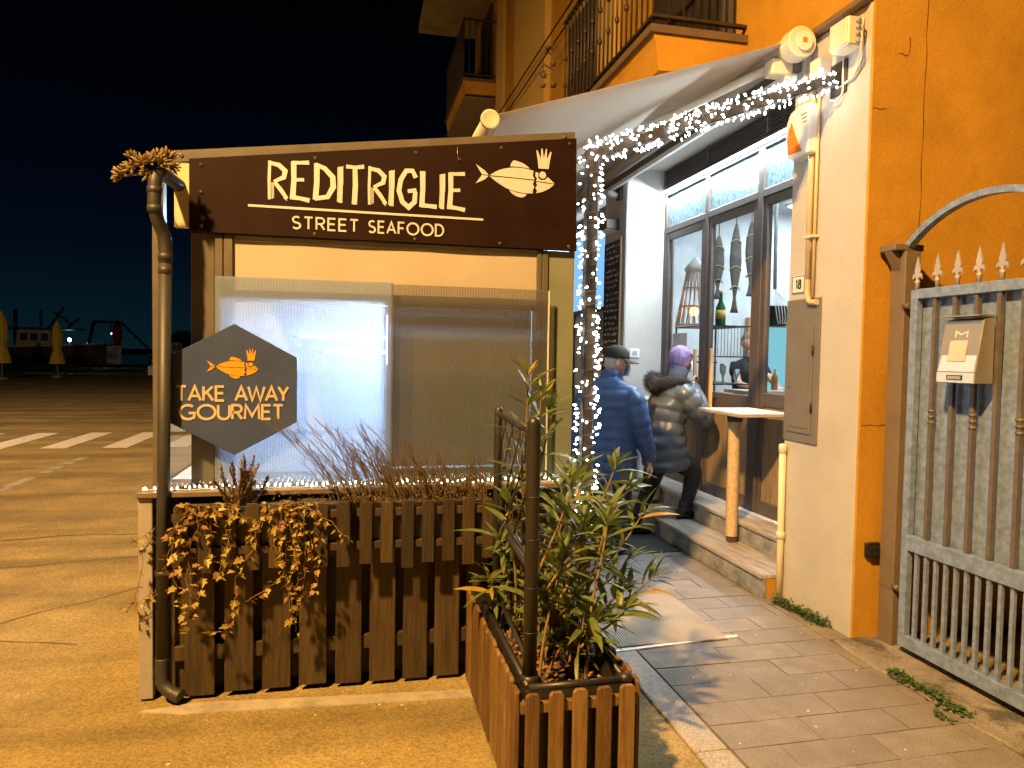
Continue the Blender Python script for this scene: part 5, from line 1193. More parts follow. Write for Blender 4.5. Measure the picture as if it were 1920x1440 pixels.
# ================================================================ people
def crom(P, sub):
    o_ = []
    for i in range(len(P)-1):
        p0 = P[max(i-1,0)]; p1 = P[i]; p2 = P[i+1]; p3 = P[min(i+2,len(P)-1)]
        for k in range(sub):
            t = k/sub; o_.append([.5*((2*b)+(c-a)*t+(2*a-5*b+4*c-d)*t*t+(3*b-a-3*c+d)*t**3) for a, b, c, d in zip(p0,p1,p2,p3)])
    o_.append(list(P[-1])); return o_
def loft(mb, rings, side, sub=5, n=22, quilt=0., qstep=.09, fold=0.):
    """rings: (x,y,z, half-width along side, half-depth); tapered elliptical body of revolution along the path; side = sideways unit hint"""
    Rg = crom([list(r_) for r_ in rings], sub); m = len(Rg); vs = []; fs = []; s = 0
    side = Vector(side)
    for i, q in enumerate(Rg):
        p = Vector(q[:3]); t = Vector(Rg[min(i+1,m-1)][:3])-Vector(Rg[max(i-1,0)][:3]); t = t.normalized() if t.length > 1e-6 else Vector((0,0,1))
        a = (side-t*side.dot(t)); a = a.normalized() if a.length > 1e-4 else t.orthogonal().normalized(); b = t.cross(a)
        if i: s += (p-Vector(Rg[i-1][:3])).length
        g = 1+0*s
        ex = quilt*(abs(math.sin(math.pi*s/qstep))**.6-.55)
        for k in range(n):
            th = 2*math.pi*k/n
            w_ = ex+fold*noise.noise(Vector((p.x*9+math.cos(th)*2, p.y*9+math.sin(th)*2, p.z*11)))
            vs.append(p+a*(math.cos(th)*(max(.004,q[3])+w_))+b*(math.sin(th)*(max(.004,q[4])+w_)))
    for i in range(m-1):
        for k in range(n): fs.append((i*n+k,i*n+(k+1) % n,(i+1)*n+(k+1) % n,(i+1)*n+k))
    fs.append(tuple(range(n-1,-1,-1))); fs.append(tuple((m-1)*n+k for k in range(n)))
    mb.add(vs, fs, True)
def remesh(o, vox, smooth=2):
    bpy.context.view_layer.update()
    md = o.modifiers.new('skin','REMESH'); md.mode = 'VOXEL'; md.voxel_size = vox; md.use_smooth_shade = True
    if smooth: ms = o.modifiers.new('soft','SMOOTH'); ms.iterations = smooth; ms.factor = .5
    dg = bpy.context.evaluated_depsgraph_get(); me = bpy.data.meshes.new_from_object(o.evaluated_get(dg)); old = o.data
    mt = old.materials[0]; o.modifiers.clear(); o.data = me
    if not me.materials: me.materials.append(mt)
    bpy.data.meshes.remove(old); return o
def head(mb, c, fwd, hgt=.225):
    """head with brow, nose, lips, chin, ears; c = centre, fwd = look direction (unit)"""
    fwd = Vector(fwd).normalized(); rt = fwd.cross(Vector((0,0,1))).normalized(); up = rt.cross(fwd)
    M = Matrix.Translation(c) @ Matrix(((rt.x,fwd.x,up.x,0),(rt.y,fwd.y,up.y,0),(rt.z,fwd.z,up.z,0),(0,0,0,1)))
    h = hgt/2; n, m = 30, 24; vs = []; fs = []
    for i in range(m+1):
        ph = math.pi*i/m; zz = math.cos(ph)
        for k in range(n):
            th = 2*math.pi*k/n; x = math.sin(ph)*math.cos(th); y = math.sin(ph)*math.sin(th); z = zz
            X = x*.68*h*(1-.22*max(0,-z-.2)); Y = y*.86*h; Z = z*h
            if y > 0:
                Y *= 1-.10*max(0,z-.3)
                Y += .020*math.exp(-((x/.16)**2+((z+.12)/.16)**2))*1.1                      # nose
                Y += .006*math.exp(-((x/.4)**2+((z-.14)/.08)**2))                            # brow
                Y -= .007*math.exp(-(((abs(x)-.34)/.16)**2+((z-.02)/.09)**2))                # eye sockets
                Y += .006*math.exp(-((x/.22)**2+((z+.46)/.07)**2))                           # lips
                Y += .010*math.exp(-((x/.28)**2+((z+.78)/.16)**2))                           # chin
            else: Y *= 1.05
            vs.append((X,Y,Z))
    for i in range(m):
        for k in range(n): fs.append(((i+1)*n+k,(i+1)*n+(k+1) % n,i*n+(k+1) % n,i*n+k))
    mb.add(vs, fs, True, M)
    for s_ in (-1,1): mb.ball((s_*.70*h,-.012,-.02), .030, 10, 8, (.32,.62,1.0), M)
    return M
def hand(mb, p, d, palm_n, curl=.5, L_=.17, thumb=1):
    """palm and five fingers: p wrist, d direction of the fingers, palm_n palm normal"""
    d = Vector(d).normalized(); pn = Vector(palm_n); pn = (pn-d*pn.dot(d)).normalized(); sd = d.cross(pn).normalized(); p = Vector(p)
    loft(mb, [(*(p-d*.02),.024,.018),(*p,.026,.018),(*(p+d*.045),.038,.015),(*(p+d*.085),.038,.013)], sd, 3, 14)
    for k, (o_, ln) in enumerate(((-.030,.066),(-.010,.076),(.010,.072),(.029,.056))):
        b = p+d*.078+sd*o_; d1 = (d*math.cos(curl*.6)+pn*math.sin(curl*.6)); d2 = (d*math.cos(curl*1.6)+pn*math.sin(curl*1.6)); d3 = (d*math.cos(curl*2.6)+pn*math.sin(curl*2.6))
        q1 = b+d1*ln*.42; q2 = q1+d2*ln*.32; q3 = q2+d3*ln*.28
        mb.tube([b-d*.01,b,q1,q2,q3], [.009,.009,.0085,.008,.0055], 8)
    tb = p+d*.025-sd*.030*thumb; t1 = (d*.7-sd*.6*thumb+pn*.35).normalized(); t2 = (d*.9-sd*.15*thumb+pn*.5).normalized()
    mb.tube([tb,tb+t1*.035,tb+t1*.035+t2*.028,tb+t1*.035+t2*.045], [.012,.011,.010,.006], 8)

# ---- man in the navy quilted jacket, seen from behind, head turned to the door
man = thing('person', (2.05,5.42,0), 'person in a black cap and long navy quilted jacket walking toward the steps', 'person')
fw = Vector((.70,.71,0)); sd = Vector((.71,-.70,0))
def W(o, s_, f_, z): return (o[0]+sd.x*s_+fw.x*f_, o[1]+sd.y*s_+fw.y*f_, z)
O = (2.03,5.42)
hd = Vector((2.075,5.43,1.565)); look = Vector((.98,-.14,-.14)).normalized()
mb = MB(); Mh = head(mb, hd, look); loft(mb, [(*W(O,0,-.01,1.36),.062,.062),(*W(O,0,.01,1.44),.058,.060),(*W(O,0,.04,1.52),.060,.066)], sd, 4)
hp = W(O,.30,.10,.765); hand(mb, hp, (.25,-.02,-1), (-.6,.3,0), .45)
hl = W(O,-.26,-.05,.775); hand(mb, hl, (-.05,-.03,-1), (.6,.3,0), .45, thumb=-1)
loft(mb, [(*W(O,0,0,.95),.12,.09),(*W(O,0,0,1.2),.14,.10),(*W(O,0,0,1.38),.08,.07),(*W(O,0,0,1.46),.055,.055)], sd, 4)
for q in ([(*W(O,0,0,1.32),.05,.05),(*W(O,.2,-.02,1.27),.05,.05),(*W(O,.27,.01,1.0),.04,.04),(*W(O,.30,.10,.765),.026,.02)],[(*W(O,0,0,1.32),.05,.05),(*W(O,-.2,-.02,1.27),.05,.05),(*W(O,-.26,-.05,1.0),.04,.04),(*W(O,-.26,-.05,.775),.026,.02)]): loft(mb, q, fw, 4)
b_ = mb.build('body', SKIN, man); remesh(b_, .0055, 1)
mb = MB()
loft(mb, [(*W(O,0,.0,.60),.215,.175),(*W(O,0,.0,.68),.220,.180),(*W(O,0,0,.85),.222,.172),(*W(O,0,0,1.02),.212,.158),(*W(O,0,.0,1.18),.222,.158),(*W(O,0,-.01,1.30),.222,.145),(*W(O,0,-.01,1.375),.170,.110),(*W(O,0,.0,1.415),.095,.085),(*W(O,0,.015,1.475),.080,.080)], sd, 8, 34, quilt=.013, qstep=.082, fold=.010)
loft(mb, [(*W(O,.13,-.01,1.31),.062,.068),(*W(O,.205,-.02,1.262),.078,.082),(*W(O,.255,-.02,1.12),.074,.080),(*W(O,.275,.01,1.00),.068,.072),(*W(O,.295,.06,.88),.062,.064),(*W(O,.300,.098,.775),.048,.050)], fw, 7, 24, quilt=.010, qstep=.078, fold=.008)
loft(mb, [(*W(O,-.13,-.01,1.31),.062,.068),(*W(O,-.205,-.02,1.262),.078,.082),(*W(O,-.25,-.04,1.10),.074,.080),(*W(O,-.262,-.05,.95),.066,.068),(*W(O,-.26,-.05,.79),.048,.050)], fw, 7, 24, quilt=.010, qstep=.078, fold=.008)
j_ = mb.build('jacket', NAVY, man); remesh(j_, .0075, 1)
mb = MB()
loft(mb, [(*W(O,.09,.03,.80),.10,.11),(*W(O,.095,.06,.48),.075,.085),(*W(O,.095,.04,.28),.062,.07),(*W(O,.095,.0,.10),.060,.07),(*W(O,.095,.0,.06),.062,.072)], sd, 5, 20, fold=.006)
loft(mb, [(*W(O,-.09,-.03,.80),.10,.11),(*W(O,-.095,-.10,.48),.075,.085),(*W(O,-.095,-.19,.28),.062,.07),(*W(O,-.095,-.26,.10),.060,.07),(*W(O,-.095,-.27,.06),.062,.072)], sd, 5, 20, fold=.006)
loft(mb, [(*W(O,0,0,.72),.19,.14),(*W(O,0,0,.85),.19,.14)], sd, 4)
l_ = mb.build('trousers', JEANS, man); remesh(l_, .009, 1)
for s_, f_ in ((.095,.03),(-.095,-.24)):
    mb = MB(); loft(mb, [(*W(O,s_,f_-.10,.045),.036,.034),(*W(O,s_,f_-.06,.055),.042,.052),(*W(O,s_,f_+.03,.048),.046,.044),(*W(O,s_,f_+.11,.034),.046,.030),(*W(O,s_,f_+.165,.026),.030,.022)], (0,0,1), 4, 18)
    for v in mb.v: v.z = max(v.z,.003)
    remesh(mb.build('shoe', LEATHER, man), .007, 1)
# cap: shell, strap gap and brim
mb = MB(); vs = []; fs = []; n = 28
for i in range(9):
    ph = (math.pi/2)*i/8
    for k in range(n):
        th = 2*math.pi*k/n; vs.append((math.cos(th)*.086*math.cos(ph)**.8, math.sin(th)*.108*math.cos(ph)**.8-.004, .020+.108*math.sin(ph)))
for i in range(8):
    for k in range(n): fs.append((i*n+k,i*n+(k+1) % n,(i+1)*n+(k+1) % n,(i+1)*n+k))
mb.add(vs, fs, True, Mh); cp = mb.build('cap', BLACKCLOTH, man); s2 = cp.modifiers.new('thickness','SOLIDIFY'); s2.thickness = .004
mb = MB(); vs = []; fs = []
for i in range(5):
    for k in range(13):
        a = R(20+140*k/12); rr = 1+.16*i
        vs.append((math.cos(a)*.086*(1+.05*i), math.sin(a)*.100+.022*i*math.sin(a)**1.2, .022-.004*i-.010*abs(math.cos(a))*i*.6))
for i in range(4):
    for k in range(12): fs.append((i*13+k,i*13+k+1,(i+1)*13+k+1,(i+1)*13+k))
mb.add(vs, fs, True, Mh); br = mb.build('cap_brim', BLACKCLOTH, man); s2 = br.modifiers.new('thickness','SOLIDIFY'); s2.thickness = .004
P = [Mh @ Vector(vs[4*13+k]) for k in range(13)]; MB().tube(P, .0032, 5).build('brim_edge', WHITEP, man)
mb = MB(); P = [Mh @ Vector((.0885*math.cos(R(a)), .1105*math.sin(R(a))-.004, .018)) for a in range(180,361,12)]
MB().tube(P, .006, 6).build('cap_strap', BLACK, man)
MB().ball(Mh @ Vector((.0,-.118,.020)), .011, 8, 6).build('strap_buckle', WHITEP, man)
hm = MB(); loft(hm, [(*(Mh @ Vector((0,-.030,-.075))),.060,.058),(*(Mh @ Vector((0,-.022,-.03))),.078,.078),(*(Mh @ Vector((0,-.016,.012))),.082,.088)], sd, 4, 22); hm.build('hair', GREYHAIR, man)
mm = MB(); vs = []; fs = []
for i in range(6):
    for k in range(9):
        a = R(48+84*k/8); z = -.012-.098*i/5; bul = .012*math.sin(math.pi*i/5)+.010
        vs.append((math.cos(a)*.084, math.sin(a)*(.094+bul)+.004, z))
for i in range(5):
    for k in range(8): fs.append((i*9+k,i*9+k+1,(i+1)*9+k+1,(i+1)*9+k))
mm.add(vs, fs, True, Mh); mk = mm.build('face_mask', MASKB, man); s2 = mk.modifiers.new('thickness','SOLIDIFY'); s2.thickness = .003
for s_ in (-1,1): MB().tube([Mh @ Vector((s_*.056,.074,-.03)), Mh @ Vector((s_*.078,.03,-.005)), Mh @ Vector((s_*.084,-.012,.005))], .0018, 4).build('mask_loop', MASKB, man)

# ---- person with purple hair stepping up and pulling the door
wo = thing('person', (2.7,5.85,0), 'purple haired person in a shiny grey green padded coat opening the door', 'person')
hd = Vector((2.865,5.90,1.585)); look = Vector((.98,-.16,-.10)).normalized(); ws = Vector((.18,-.98,0))
mb = MB(); Mw = head(mb, hd, look, .215); loft(mb, [(2.80,5.87,1.36,.055,.055),(2.815,5.875,1.43,.050,.052),(2.845,5.89,1.52,.055,.058)], ws, 4)
hand(mb, (3.115,6.14,1.345), (.42,.75,.42), (.6,-.6,0), 1.0)
hand(mb, (3.10,6.08,1.10), (.5,.8,.1), (0,0,-1), .6, thumb=-1)
loft(mb, [(2.70,5.85,.98,.11,.09),(2.76,5.86,1.26,.12,.09),(2.80,5.87,1.40,.05,.05)], ws, 4)
for q in ([(2.78,5.86,1.30,.05,.05),(2.84,5.68,1.24,.05,.05),(3.01,5.73,1.08,.042,.042),(3.075,6.0,1.255,.035,.035),(3.115,6.14,1.345,.026,.02)],[(2.78,5.86,1.30,.05,.05),(2.86,6.08,1.22,.05,.05),(2.96,6.10,1.11,.04,.04),(3.10,6.08,1.10,.026,.02)]): loft(mb, q, (0,0,1), 4)
remesh(mb.build('body', SKIN, wo), .0055, 1)
mb = MB()
loft(mb, [(2.735,5.85,.60,.195,.190),(2.725,5.85,.68,.215,.205),(2.705,5.85,.82,.215,.190),(2.70,5.85,.98,.195,.165),(2.73,5.86,1.14,.200,.165),(2.765,5.86,1.26,.205,.150),(2.79,5.87,1.345,.150,.115),(2.805,5.875,1.40,.090,.085),(2.82,5.88,1.44,.078,.078)], ws, 8, 34, quilt=.017, qstep=.105, fold=.020)
loft(mb, [(2.79,5.72,1.315,.085,.085),(2.83,5.665,1.25,.095,.095),(2.93,5.665,1.13,.092,.095),(3.01,5.73,1.075,.085,.088),(3.045,5.86,1.15,.076,.080),(3.075,6.0,1.255,.066,.068),(3.105,6.11,1.33,.046,.048)], (0,0,1), 7, 24, quilt=.013, qstep=.095, fold=.014)
loft(mb, [(2.80,6.02,1.31,.085,.085),(2.86,6.08,1.22,.088,.088),(2.96,6.10,1.11,.080,.080),(3.05,6.08,1.09,.060,.062),(3.09,6.075,1.095,.048,.050)], (0,0,1), 7, 22, quilt=.012, qstep=.095, fold=.012)
remesh(mb.build('coat', COATG, wo), .0075, 1)
# fur-trimmed hood lying on the back and a collar round the neck
mb = MB(); loft(mb, [(2.60,5.80,1.34,.05,.03),(2.625,5.745,1.375,.046,.034),(2.72,5.735,1.395,.040,.030),(2.82,5.74,1.385,.034,.028),(2.89,5.77,1.34,.026,.024)], (0,0,1), 5, 18)
loft(mb, [(2.58,5.86,1.33,.06,.04),(2.59,5.90,1.39,.06,.05),(2.64,5.98,1.41,.05,.04),(2.76,6.02,1.40,.04,.035)], (0,0,1), 5, 18)
loft(mb, [(2.585,5.79,1.31,.05,.05),(2.575,5.85,1.375,.065,.06),(2.61,5.91,1.40,.05,.05)], (0,0,1), 5, 18)
fo = remesh(mb.build('fur_hood', FUR, wo), .009, 1)
random.seed(121); fm = MB()
nv = len(fo.data.vertices)
for k in range(2600):
    v = fo.data.vertices[random.randrange(nv)]; p = v.co.copy(); d = (v.normal+Vector((random.uniform(-.5,.5),random.uniform(-.5,.5),random.uniform(-.9,.2)))).normalized(); ln = random.uniform(.022,.055); s3 = d.orthogonal().normalized()*.0017
    fm.add([p+s3,p-s3,p+d*ln], [(0,1,2)])
tag(fm.build('fur_hairs', FUR, wo), kind='stuff')
mb = MB(); loft(mb, [(2.80,5.87,1.39,.098,.092),(2.82,5.88,1.44,.098,.096),(2.845,5.89,1.50,.088,.090)], ws, 4, 24, fold=.008); mb.build('scarf', mat('scarf_blue', (.055,.075,.12), .9, var=.3, bump=.4), wo)
mb = MB()
loft(mb, [(2.74,5.77,.74,.105,.12),(2.86,5.77,.66,.095,.10),(2.945,5.77,.585,.078,.082),(2.925,5.77,.44,.062,.068),(2.895,5.77,.30,.055,.058),(2.885,5.77,.235,.052,.056)], ws, 6, 20, fold=.005)
loft(mb, [(2.68,5.91,.76,.105,.12),(2.645,5.92,.58,.090,.098),(2.60,5.92,.42,.070,.074),(2.53,5.92,.26,.056,.060),(2.475,5.92,.13,.050,.054),(2.465,5.92,.10,.052,.056)], ws, 6, 20, fold=.005)
loft(mb, [(2.70,5.85,.66,.17,.13),(2.71,5.85,.80,.17,.13)], ws, 4)
remesh(mb.build('trousers', BLACKCLOTH, wo), .008, 1)
for (x, y, z, dx) in ((2.875,5.77,.168,1),(2.46,5.92,.0,1)):
    mb = MB(); loft(mb, [(x-.065,y,z+.035,.034,.034),(x-.045,y,z+.045,.038,.042),(x+.03,y,z+.046,.044,.040),(x+.11,y,z+.032,.044,.028),(x+.165,y,z+.024,.026,.018)], (0,1,0), 4, 18)
    loft(mb, [(x-.02,y,z+.04,.046,.050),(x-.005,y,z+.11,.050,.052),(x+.005,y,z+.15,.053,.056)], (0,1,0), 3, 18)
    for v in mb.v: v.z = max(v.z, z+.002)
    remesh(mb.build('boot', LEATHER, wo), .007, 1)
    MB().box(x-.07,x-.01,y-.03,y+.03,z+.001,z+.014).build('heel', BLACK, wo)
mb = MB(); vs = []; fs = []; n, m = 34, 16
for i in range(m+1):
    ph = math.pi*.80*i/m
    for k in range(n):
        th = 2*math.pi*k/n; y = math.sin(th)
        cut = ph if y < .15 else min(ph, math.pi*(.40 if y > .5 else .40+.40*(.5-y)/.35))
        jx = .004*noise.noise(Vector((k*.8,i*.5,3)))
        vs.append((math.sin(cut)*math.cos(th)*(.090+jx), math.sin(cut)*y*(.112+jx)-.008, math.cos(cut)*(.120+jx)+.006))
for i in range(m):
    for k in range(n): fs.append(((i+1)*n+k,(i+1)*n+(k+1) % n,i*n+(k+1) % n,i*n+k))
mb.add(vs, fs, True, Mw); hr = mb.build('hair', PURPLE, wo)
fm = MB(); random.seed(123)
for k in range(2600):
    i = random.randint(0,m); j = random.randrange(n); p = Vector(vs[i*n+j]); dn = Vector((p.x*.25,p.y*.25,-1)).normalized()+Vector((random.uniform(-.3,.3),random.uniform(-.3,.3),0)); nr = p.normalized()*.003
    s3 = dn.cross(p).normalized()*.0022; fm.add([p+nr+s3,p+nr-s3,p+nr*random.uniform(1,4)+dn*random.uniform(.02,.05)], [(0,1,2)], M=Mw)
tag(fm.build('hair_strands', PURPLE, wo), kind='stuff')
mm = MB(); vs2 = []; fs2 = []
for i in range(6):
    for k in range(9):
        a = R(48+84*k/8); z = -.012-.095*i/5; bul = .014*math.sin(math.pi*i/5)+.008
        vs2.append((math.cos(a)*.080, math.sin(a)*(.090+bul)+.004, z))
for i in range(5):
    for k in range(8): fs2.append((i*9+k,i*9+k+1,(i+1)*9+k+1,(i+1)*9+k))
mm.add(vs2, fs2, True, Mw); mk = mm.build('face_mask', MASKW, wo); s2 = mk.modifiers.new('thickness','SOLIDIFY'); s2.thickness = .003

# ---- person working behind the bar
ba = thing('person', (4.78,7.95,.335), 'person in a black shirt working behind the bar inside', 'person')
mb = MB(); Mb2 = head(mb, Vector((4.72,7.90,1.80)), Vector((-.5,-.85,-.25)), .22); loft(mb, [(4.76,7.95,1.58,.055,.055),(4.74,7.92,1.70,.055,.06)], (1,0,0), 4)
loft(mb, [(4.56,7.86,1.40,.045,.045),(4.52,7.72,1.30,.038,.038),(4.56,7.55,1.27,.030,.028)], (1,0,0), 4); loft(mb, [(4.98,7.86,1.40,.045,.045),(5.0,7.72,1.30,.038,.038),(4.92,7.55,1.27,.030,.028)], (1,0,0), 4)
hand(mb, (4.56,7.55,1.268), (.3,-1,-.05), (0,0,-1), .3); hand(mb, (4.92,7.55,1.268), (-.3,-1,-.05), (0,0,-1), .3, thumb=-1)
remesh(mb.build('body', SKIN, ba), .007, 1)
mb = MB(); loft(mb, [(4.78,7.97,.95,.19,.13),(4.78,7.97,1.15,.19,.13),(4.77,7.95,1.40,.22,.13),(4.765,7.95,1.55,.19,.10),(4.76,7.95,1.61,.07,.07)], (1,0,0), 5, 24, fold=.008)
for s_ in (-1,1): loft(mb, [(4.77+s_*.17,7.95,1.53,.07,.07),(4.77+s_*.215,7.91,1.44,.062,.062),(4.77+s_*.215,7.87,1.40,.058,.058)], (0,1,0), 4, 16)
loft(mb, [(4.78,7.97,.34,.16,.11),(4.78,7.97,.7,.18,.12),(4.78,7.97,1.0,.18,.12)], (1,0,0), 4, 20)
remesh(mb.build('clothes', BLACKCLOTH, ba), .010, 1)
hm = MB(); hm.ball((0,-.012,.022), .098, 18, 12, (.80,1.0,1.0), Mb2); hm.build('hair', mat('brown_hair', (.16,.11,.07), .8, bump=.4), ba)

# ================================================================ harbour in the distance
CANV_Y = mat('yellow_canvas', (.85,.66,.10), .85, var=.2, vscale=3, bump=.3, bscale=8); CANV_R = mat('red_canvas', (.40,.035,.03), .85, var=.25, vscale=3)
def parasol(x, y, h, m_, lab, s=1.0):
    t_ = thing('closed_parasol', (x,y,0), lab, 'parasol', 'closed parasols on the quay')
    MB().lathe([(.03,0),(.03,h)], x, y, 8).build('pole', GREYP, t_); MB().lathe([(.26,0),(.26,.10),(.05,.12)], x, y, 14).build('base', GREYP, t_)
    mb = MB(); n = 18; vs = []; fs = []; prof = [(.36,.72),(.33,.95),(.22,1.35),(.145,1.42),(.22,1.55),(.25,1.9),(.235,2.3),(.20,2.55),(.10,2.78),(.03,2.95)]
    for r_, z in prof:
        for k in range(n):
            q = r_*s*(1+.16*math.cos(k*math.pi*2/n*6)); vs.append((x+q*math.cos(2*math.pi*k/n), y+q*math.sin(2*math.pi*k/n), z*h/3.0))
    for i in range(len(prof)-1):
        for k in range(n): fs.append((i*n+k,i*n+(k+1) % n,(i+1)*n+(k+1) % n,(i+1)*n+k))
    mb.add(vs, fs, True); mb.build('folded_canvas', m_, t_)
parasol(-15.13,41.3,3.0,CANV_Y,'yellow closed parasol tied at the middle by the boats'); parasol(-16.35,38.2,3.3,CANV_Y,'yellow closed parasol cut by the left picture edge'); parasol(-18.4,62.0,4.0,CANV_R,'red closed parasol under the boat hoist', 1.2)
HULLW = mat('hull_white', (.62,.62,.60), .45, var=.15, vscale=.8); HULLD = mat('hull_dark', (.035,.040,.050), .5, var=.2); CABW = mat('cabin_white', (.45,.42,.40), .5, var=.15, vscale=.8)
def boat(x, y, L_, wd, h, z0, rz, hull, lab, cabin=True, roof=True):
    t_ = thing('boat', (x,y,0), lab, 'boat', 'boats ashore by the harbour'); M = Matrix.Translation((x,y,z0)) @ Matrix.Rotation(rz,4,'Z')
    st_ = []; n = 12
    for i in range(n+1):
        s_ = i/n; wv = wd/2*(1-max(0,(s_-.55)/.45)**2.2); hv = h*(1+.28*s_**2); X = -L_/2+L_*s_+.35*max(0,s_-.8); st_.append((X,wv,hv))
    mb = MB(); vs = []; fs = []
    for X, wv, hv in st_: vs += [(X-.1,0,0),(X,wv*.55,.12*h),(X,wv*.9,h*.55),(X,wv,hv),(X,-wv,hv),(X,-wv*.9,h*.55),(X,-wv*.55,.12*h)]
    for i in range(n):
        for k in range(7): fs.append((i*7+k,i*7+(k+1) % 7,(i+1)*7+(k+1) % 7,(i+1)*7+k))
    fs.append(tuple(range(7))[::-1]); mb.add(vs, fs, False, M); mb.build('hull', hull, t_)
    P = [M @ Vector((X,wv,hv+.03)) for X, wv, hv in st_]; MB().tube(P, .05, 6).build('rubbing_strake', HULLD if hull is HULLW else HULLW, t_)
    P = [M @ Vector((X,-wv,hv+.03)) for X, wv, hv in st_]; MB().tube(P, .05, 6).build('rubbing_strake', HULLD if hull is HULLW else HULLW, t_)
    if cabin:
        cb_ = MB().prism([(-L_*.22,h),(L_*.10,h),(L_*.06,h+1.0),(-L_*.20,h+1.0)], 'y', -wd*.32, wd*.32, M).build('cabin', CABW, t_)
        for k in range(3): MB().box(-L_*.18+k*L_*.085,-L_*.18+k*L_*.085+L_*.06,-wd*.32-.01,-wd*.32+.01,h+.40,h+.82,M).build('window', BLACK, cb_)
        if roof: MB().box(-L_*.42,L_*.30,-wd*.42,wd*.42,h+1.06,h+1.16,M).build('cabin_roof', HULLD, t_)
        MB().tube([M @ Vector((-L_*.25,0,h)), M @ Vector((-L_*.25,0,h+2.2))], .12, 8).build('mast', HULLD, t_)
    for s_ in (-1,1):
        for q in (-.25,.2): MB().tube([(M @ Vector((L_*q,s_*wd*.45,0)))-Vector((0,0,z0)), M @ Vector((L_*q,s_*wd*.3,.25*h))], .06, 6).build('stand', HULLD, t_)
boat(-17.6,46.5,6.2,2.0,1.0,.55,.05,HULLD,'dark fishing boat with a flat wheelhouse roof behind the parasol'); boat(-19.9,58.0,6.0,2.0,1.15,.35,-.12,HULLW,'white hulled boat ashore beside the boat hoist', cabin=False)
boat(-13.6,60.5,4.0,1.5,.8,.3,.2,HULLD,'small dark boat ashore behind the white car', roof=False)
hs = thing('boat_hoist', (-18.0,60,0), 'tall folding crane arm of a boat hoist against the night sky', 'crane')
STH = mat('hoist_steel', (.05,.045,.045), .6)
for nm, P, r_ in (('mast',[(-20.3,60.5,.3),(-19.6,60.5,3.6)],.13), ('boom',[(-19.6,60.5,3.6),(-17.6,60.5,3.6)],.10), ('strut',[(-17.6,60.5,3.5),(-14.8,60.5,.6)],.10), ('footing',[(-20.8,60.5,.2),(-14.4,60.5,.2)],.12), ('hook_line',[(-18.4,60.4,3.6),(-18.4,60.4,2.7)],.04)): MB().tube(P, r_, 8).build(nm, STH, hs)
pr_ = thing('davit_frame', (-16.6,45.8,0), 'tangle of dark davits standing on the fishing boat', 'davit')
for P in ([(-17.2,45.8,2.7),(-16.4,45.8,3.9)],[(-16.9,45.8,3.6),(-16.0,45.8,2.9)],[(-17.6,45.8,2.75),(-17.6,45.8,3.7)],[(-16.2,45.8,2.75),(-15.6,45.8,3.3)]): MB().tube(P, .07, 6).build('davit_arm', STH, pr_)
# white parked car, three-quarter hidden behind the rain pipe
ca = thing('parked_car', (-8.95,38.6,0), 'white hatchback parked facing the kiosk behind the rain pipe', 'car')
CARW = mat('car_white', (.70,.70,.70), .3, var=.05, coat=.5); cx, cy = -8.95, 37.6
sect = [(0,.30),(.02,.72),(.95,.86),(1.55,1.42),(2.9,1.46),(3.75,.98),(4.05,.90),(4.1,.32)]
mb = MB(); vs = []; fs = []
for k, hw in enumerate((-.86,-.80,.80,.86)):
    for (yy, zz) in sect:
        tw = .16*max(0,(zz-.85)/.6); vs.append((cx+(hw if abs(hw) > .81 and zz < .9 else math.copysign(.84-tw,hw)), cy+yy, zz))
ns = len(sect)
for k in range(3):
    for i in range(ns): fs.append((k*ns+i,k*ns+(i+1) % ns,(k+1)*ns+(i+1) % ns,(k+1)*ns+i))
fs.append(tuple(range(ns))); fs.append(tuple(3*ns+i for i in range(ns-1,-1,-1))); mb.add(vs, fs); mb.build('body', CARW, ca, .06, 3)
MB().add([(cx-.66,cy+.97,.90),(cx+.66,cy+.97,.90),(cx+.58,cy+1.47,1.38),(cx-.58,cy+1.47,1.38)], [(0,1,2,3)]).build('windscreen', BLACK, ca)
MB().box(cx-.45,cx+.45,cy-.03,cy+.02,.36,.50).build('grille', BLACK, ca); MB().box(cx-.25,cx+.25,cy-.045,cy-.031,.52,.62).build('number_plate', WHITEP, ca)
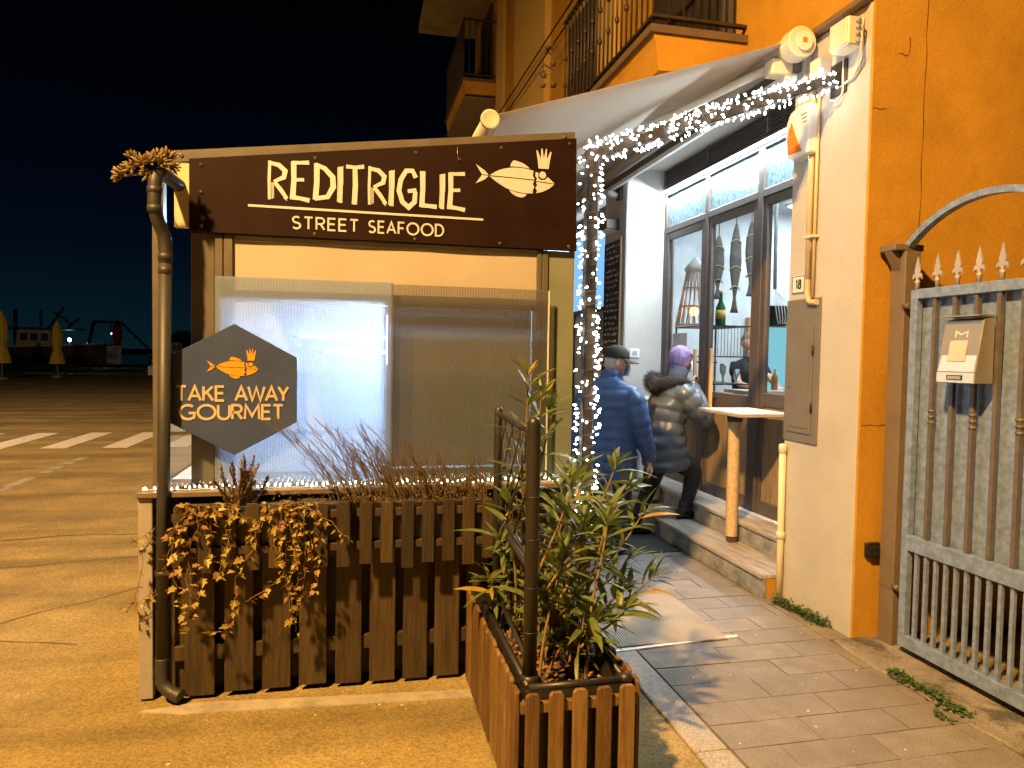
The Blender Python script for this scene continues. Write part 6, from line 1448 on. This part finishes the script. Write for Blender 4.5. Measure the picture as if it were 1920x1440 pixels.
for s_ in (-1,1):
    MB().ball((cx+s_*.62,cy+.03,.66), .13, 10, 6, (1.2,.4,.7)).build('headlight', mat('lamp_glass', (.6,.62,.65), .1), ca); MB().ball((cx+s_*.92,cy+1.15,.98), .09, 8, 6, (1,.6,.7)).build('side_mirror', CARW, ca)
    for yy in (.75,3.25):
        wh = MB().lathe([(.18,cx+s_*.70),(.31,cx+s_*.70),(.32,cx+s_*.78),(.31,cx+s_*.87),(.18,cx+s_*.87)], cy+yy, .31, 18, axis='x').build('wheel', BLACK, ca); MB().lathe([(.19,cx+s_*.865),(.17,cx+s_*.885)], cy+yy, .31, 14, axis='x').build('rim', GREYP, wh)
# small tree and far harbour lamps
trr = thing('harbour_tree', (-14.4,66,0), 'small dark bushy tree beyond the boat hoist', 'tree'); random.seed(131)
MB().tube([(-14.4,66,0),(-14.3,66,1.0),(-14.4,66,1.8)], [.16,.12,.07], 8).build('trunk', STEM, trr)
mb = MB()
for k in range(1500):
    a = Vector((random.gauss(0,1),random.gauss(0,1),random.gauss(0,1))); a = a/max(.4,a.length)*random.random()**.4; p = Vector((-14.4,66,2.2))+Vector((a.x*1.3,a.y*1.3,a.z*1.0)); d = Vector((random.uniform(-1,1),random.uniform(-1,1),random.uniform(-1,1))).normalized(); e = d.orthogonal()*.06
    mb.add([p+e,p+d*.16,p-e,p-d*.1], [(0,1,2,3)])
mb.build('crown', GREENW, trr)
for i, (x, y, z, c, s_, r_, lab) in enumerate(((-16.9,48,1.95,(.75,1,.95),30,.10,'bright green white harbour lamp beside the fishing boat'),(-18.8,49,2.25,(1,.95,.8),10,.07,'small warm harbour lamp near the left picture edge'),(-19.4,64,1.6,(1,.97,.9),30,.12,'white harbour lamp over the white boat bow'),(-24.5,74,1.9,(.8,1,.95),12,.08,'tiny cool harbour lamp between parasol and white boat'),(-22.5,74,2.9,(1,.85,.6),10,.07,'tiny warm harbour lamp above the white boat'),(-12.3,52,2.5,(.95,.97,1),14,.07,'tiny white harbour lamp right of the rain pipe'))):
    t_ = thing('harbour_lamp', (x,y,0), lab, 'lamp', 'distant harbour lamps'); MB().tube([(x,y,-.6 if y > 77 else 0),(x,y,z)], .04, 6).build('pole', STH, t_); MB().ball((x,y,z+r_), r_, 8, 6).build('globe', emit('harbour_globe_%d' % i, c, s_), t_)
breakw = tag(MB().prism([(-300,-.6),(-300,1.1),(-120,1.5),(-40,.9),(60,1.2),(60,-.6)], 'y', 330, 345).build('breakwater', mat('breakwater', (.05,.05,.05), .9)), kind='structure')
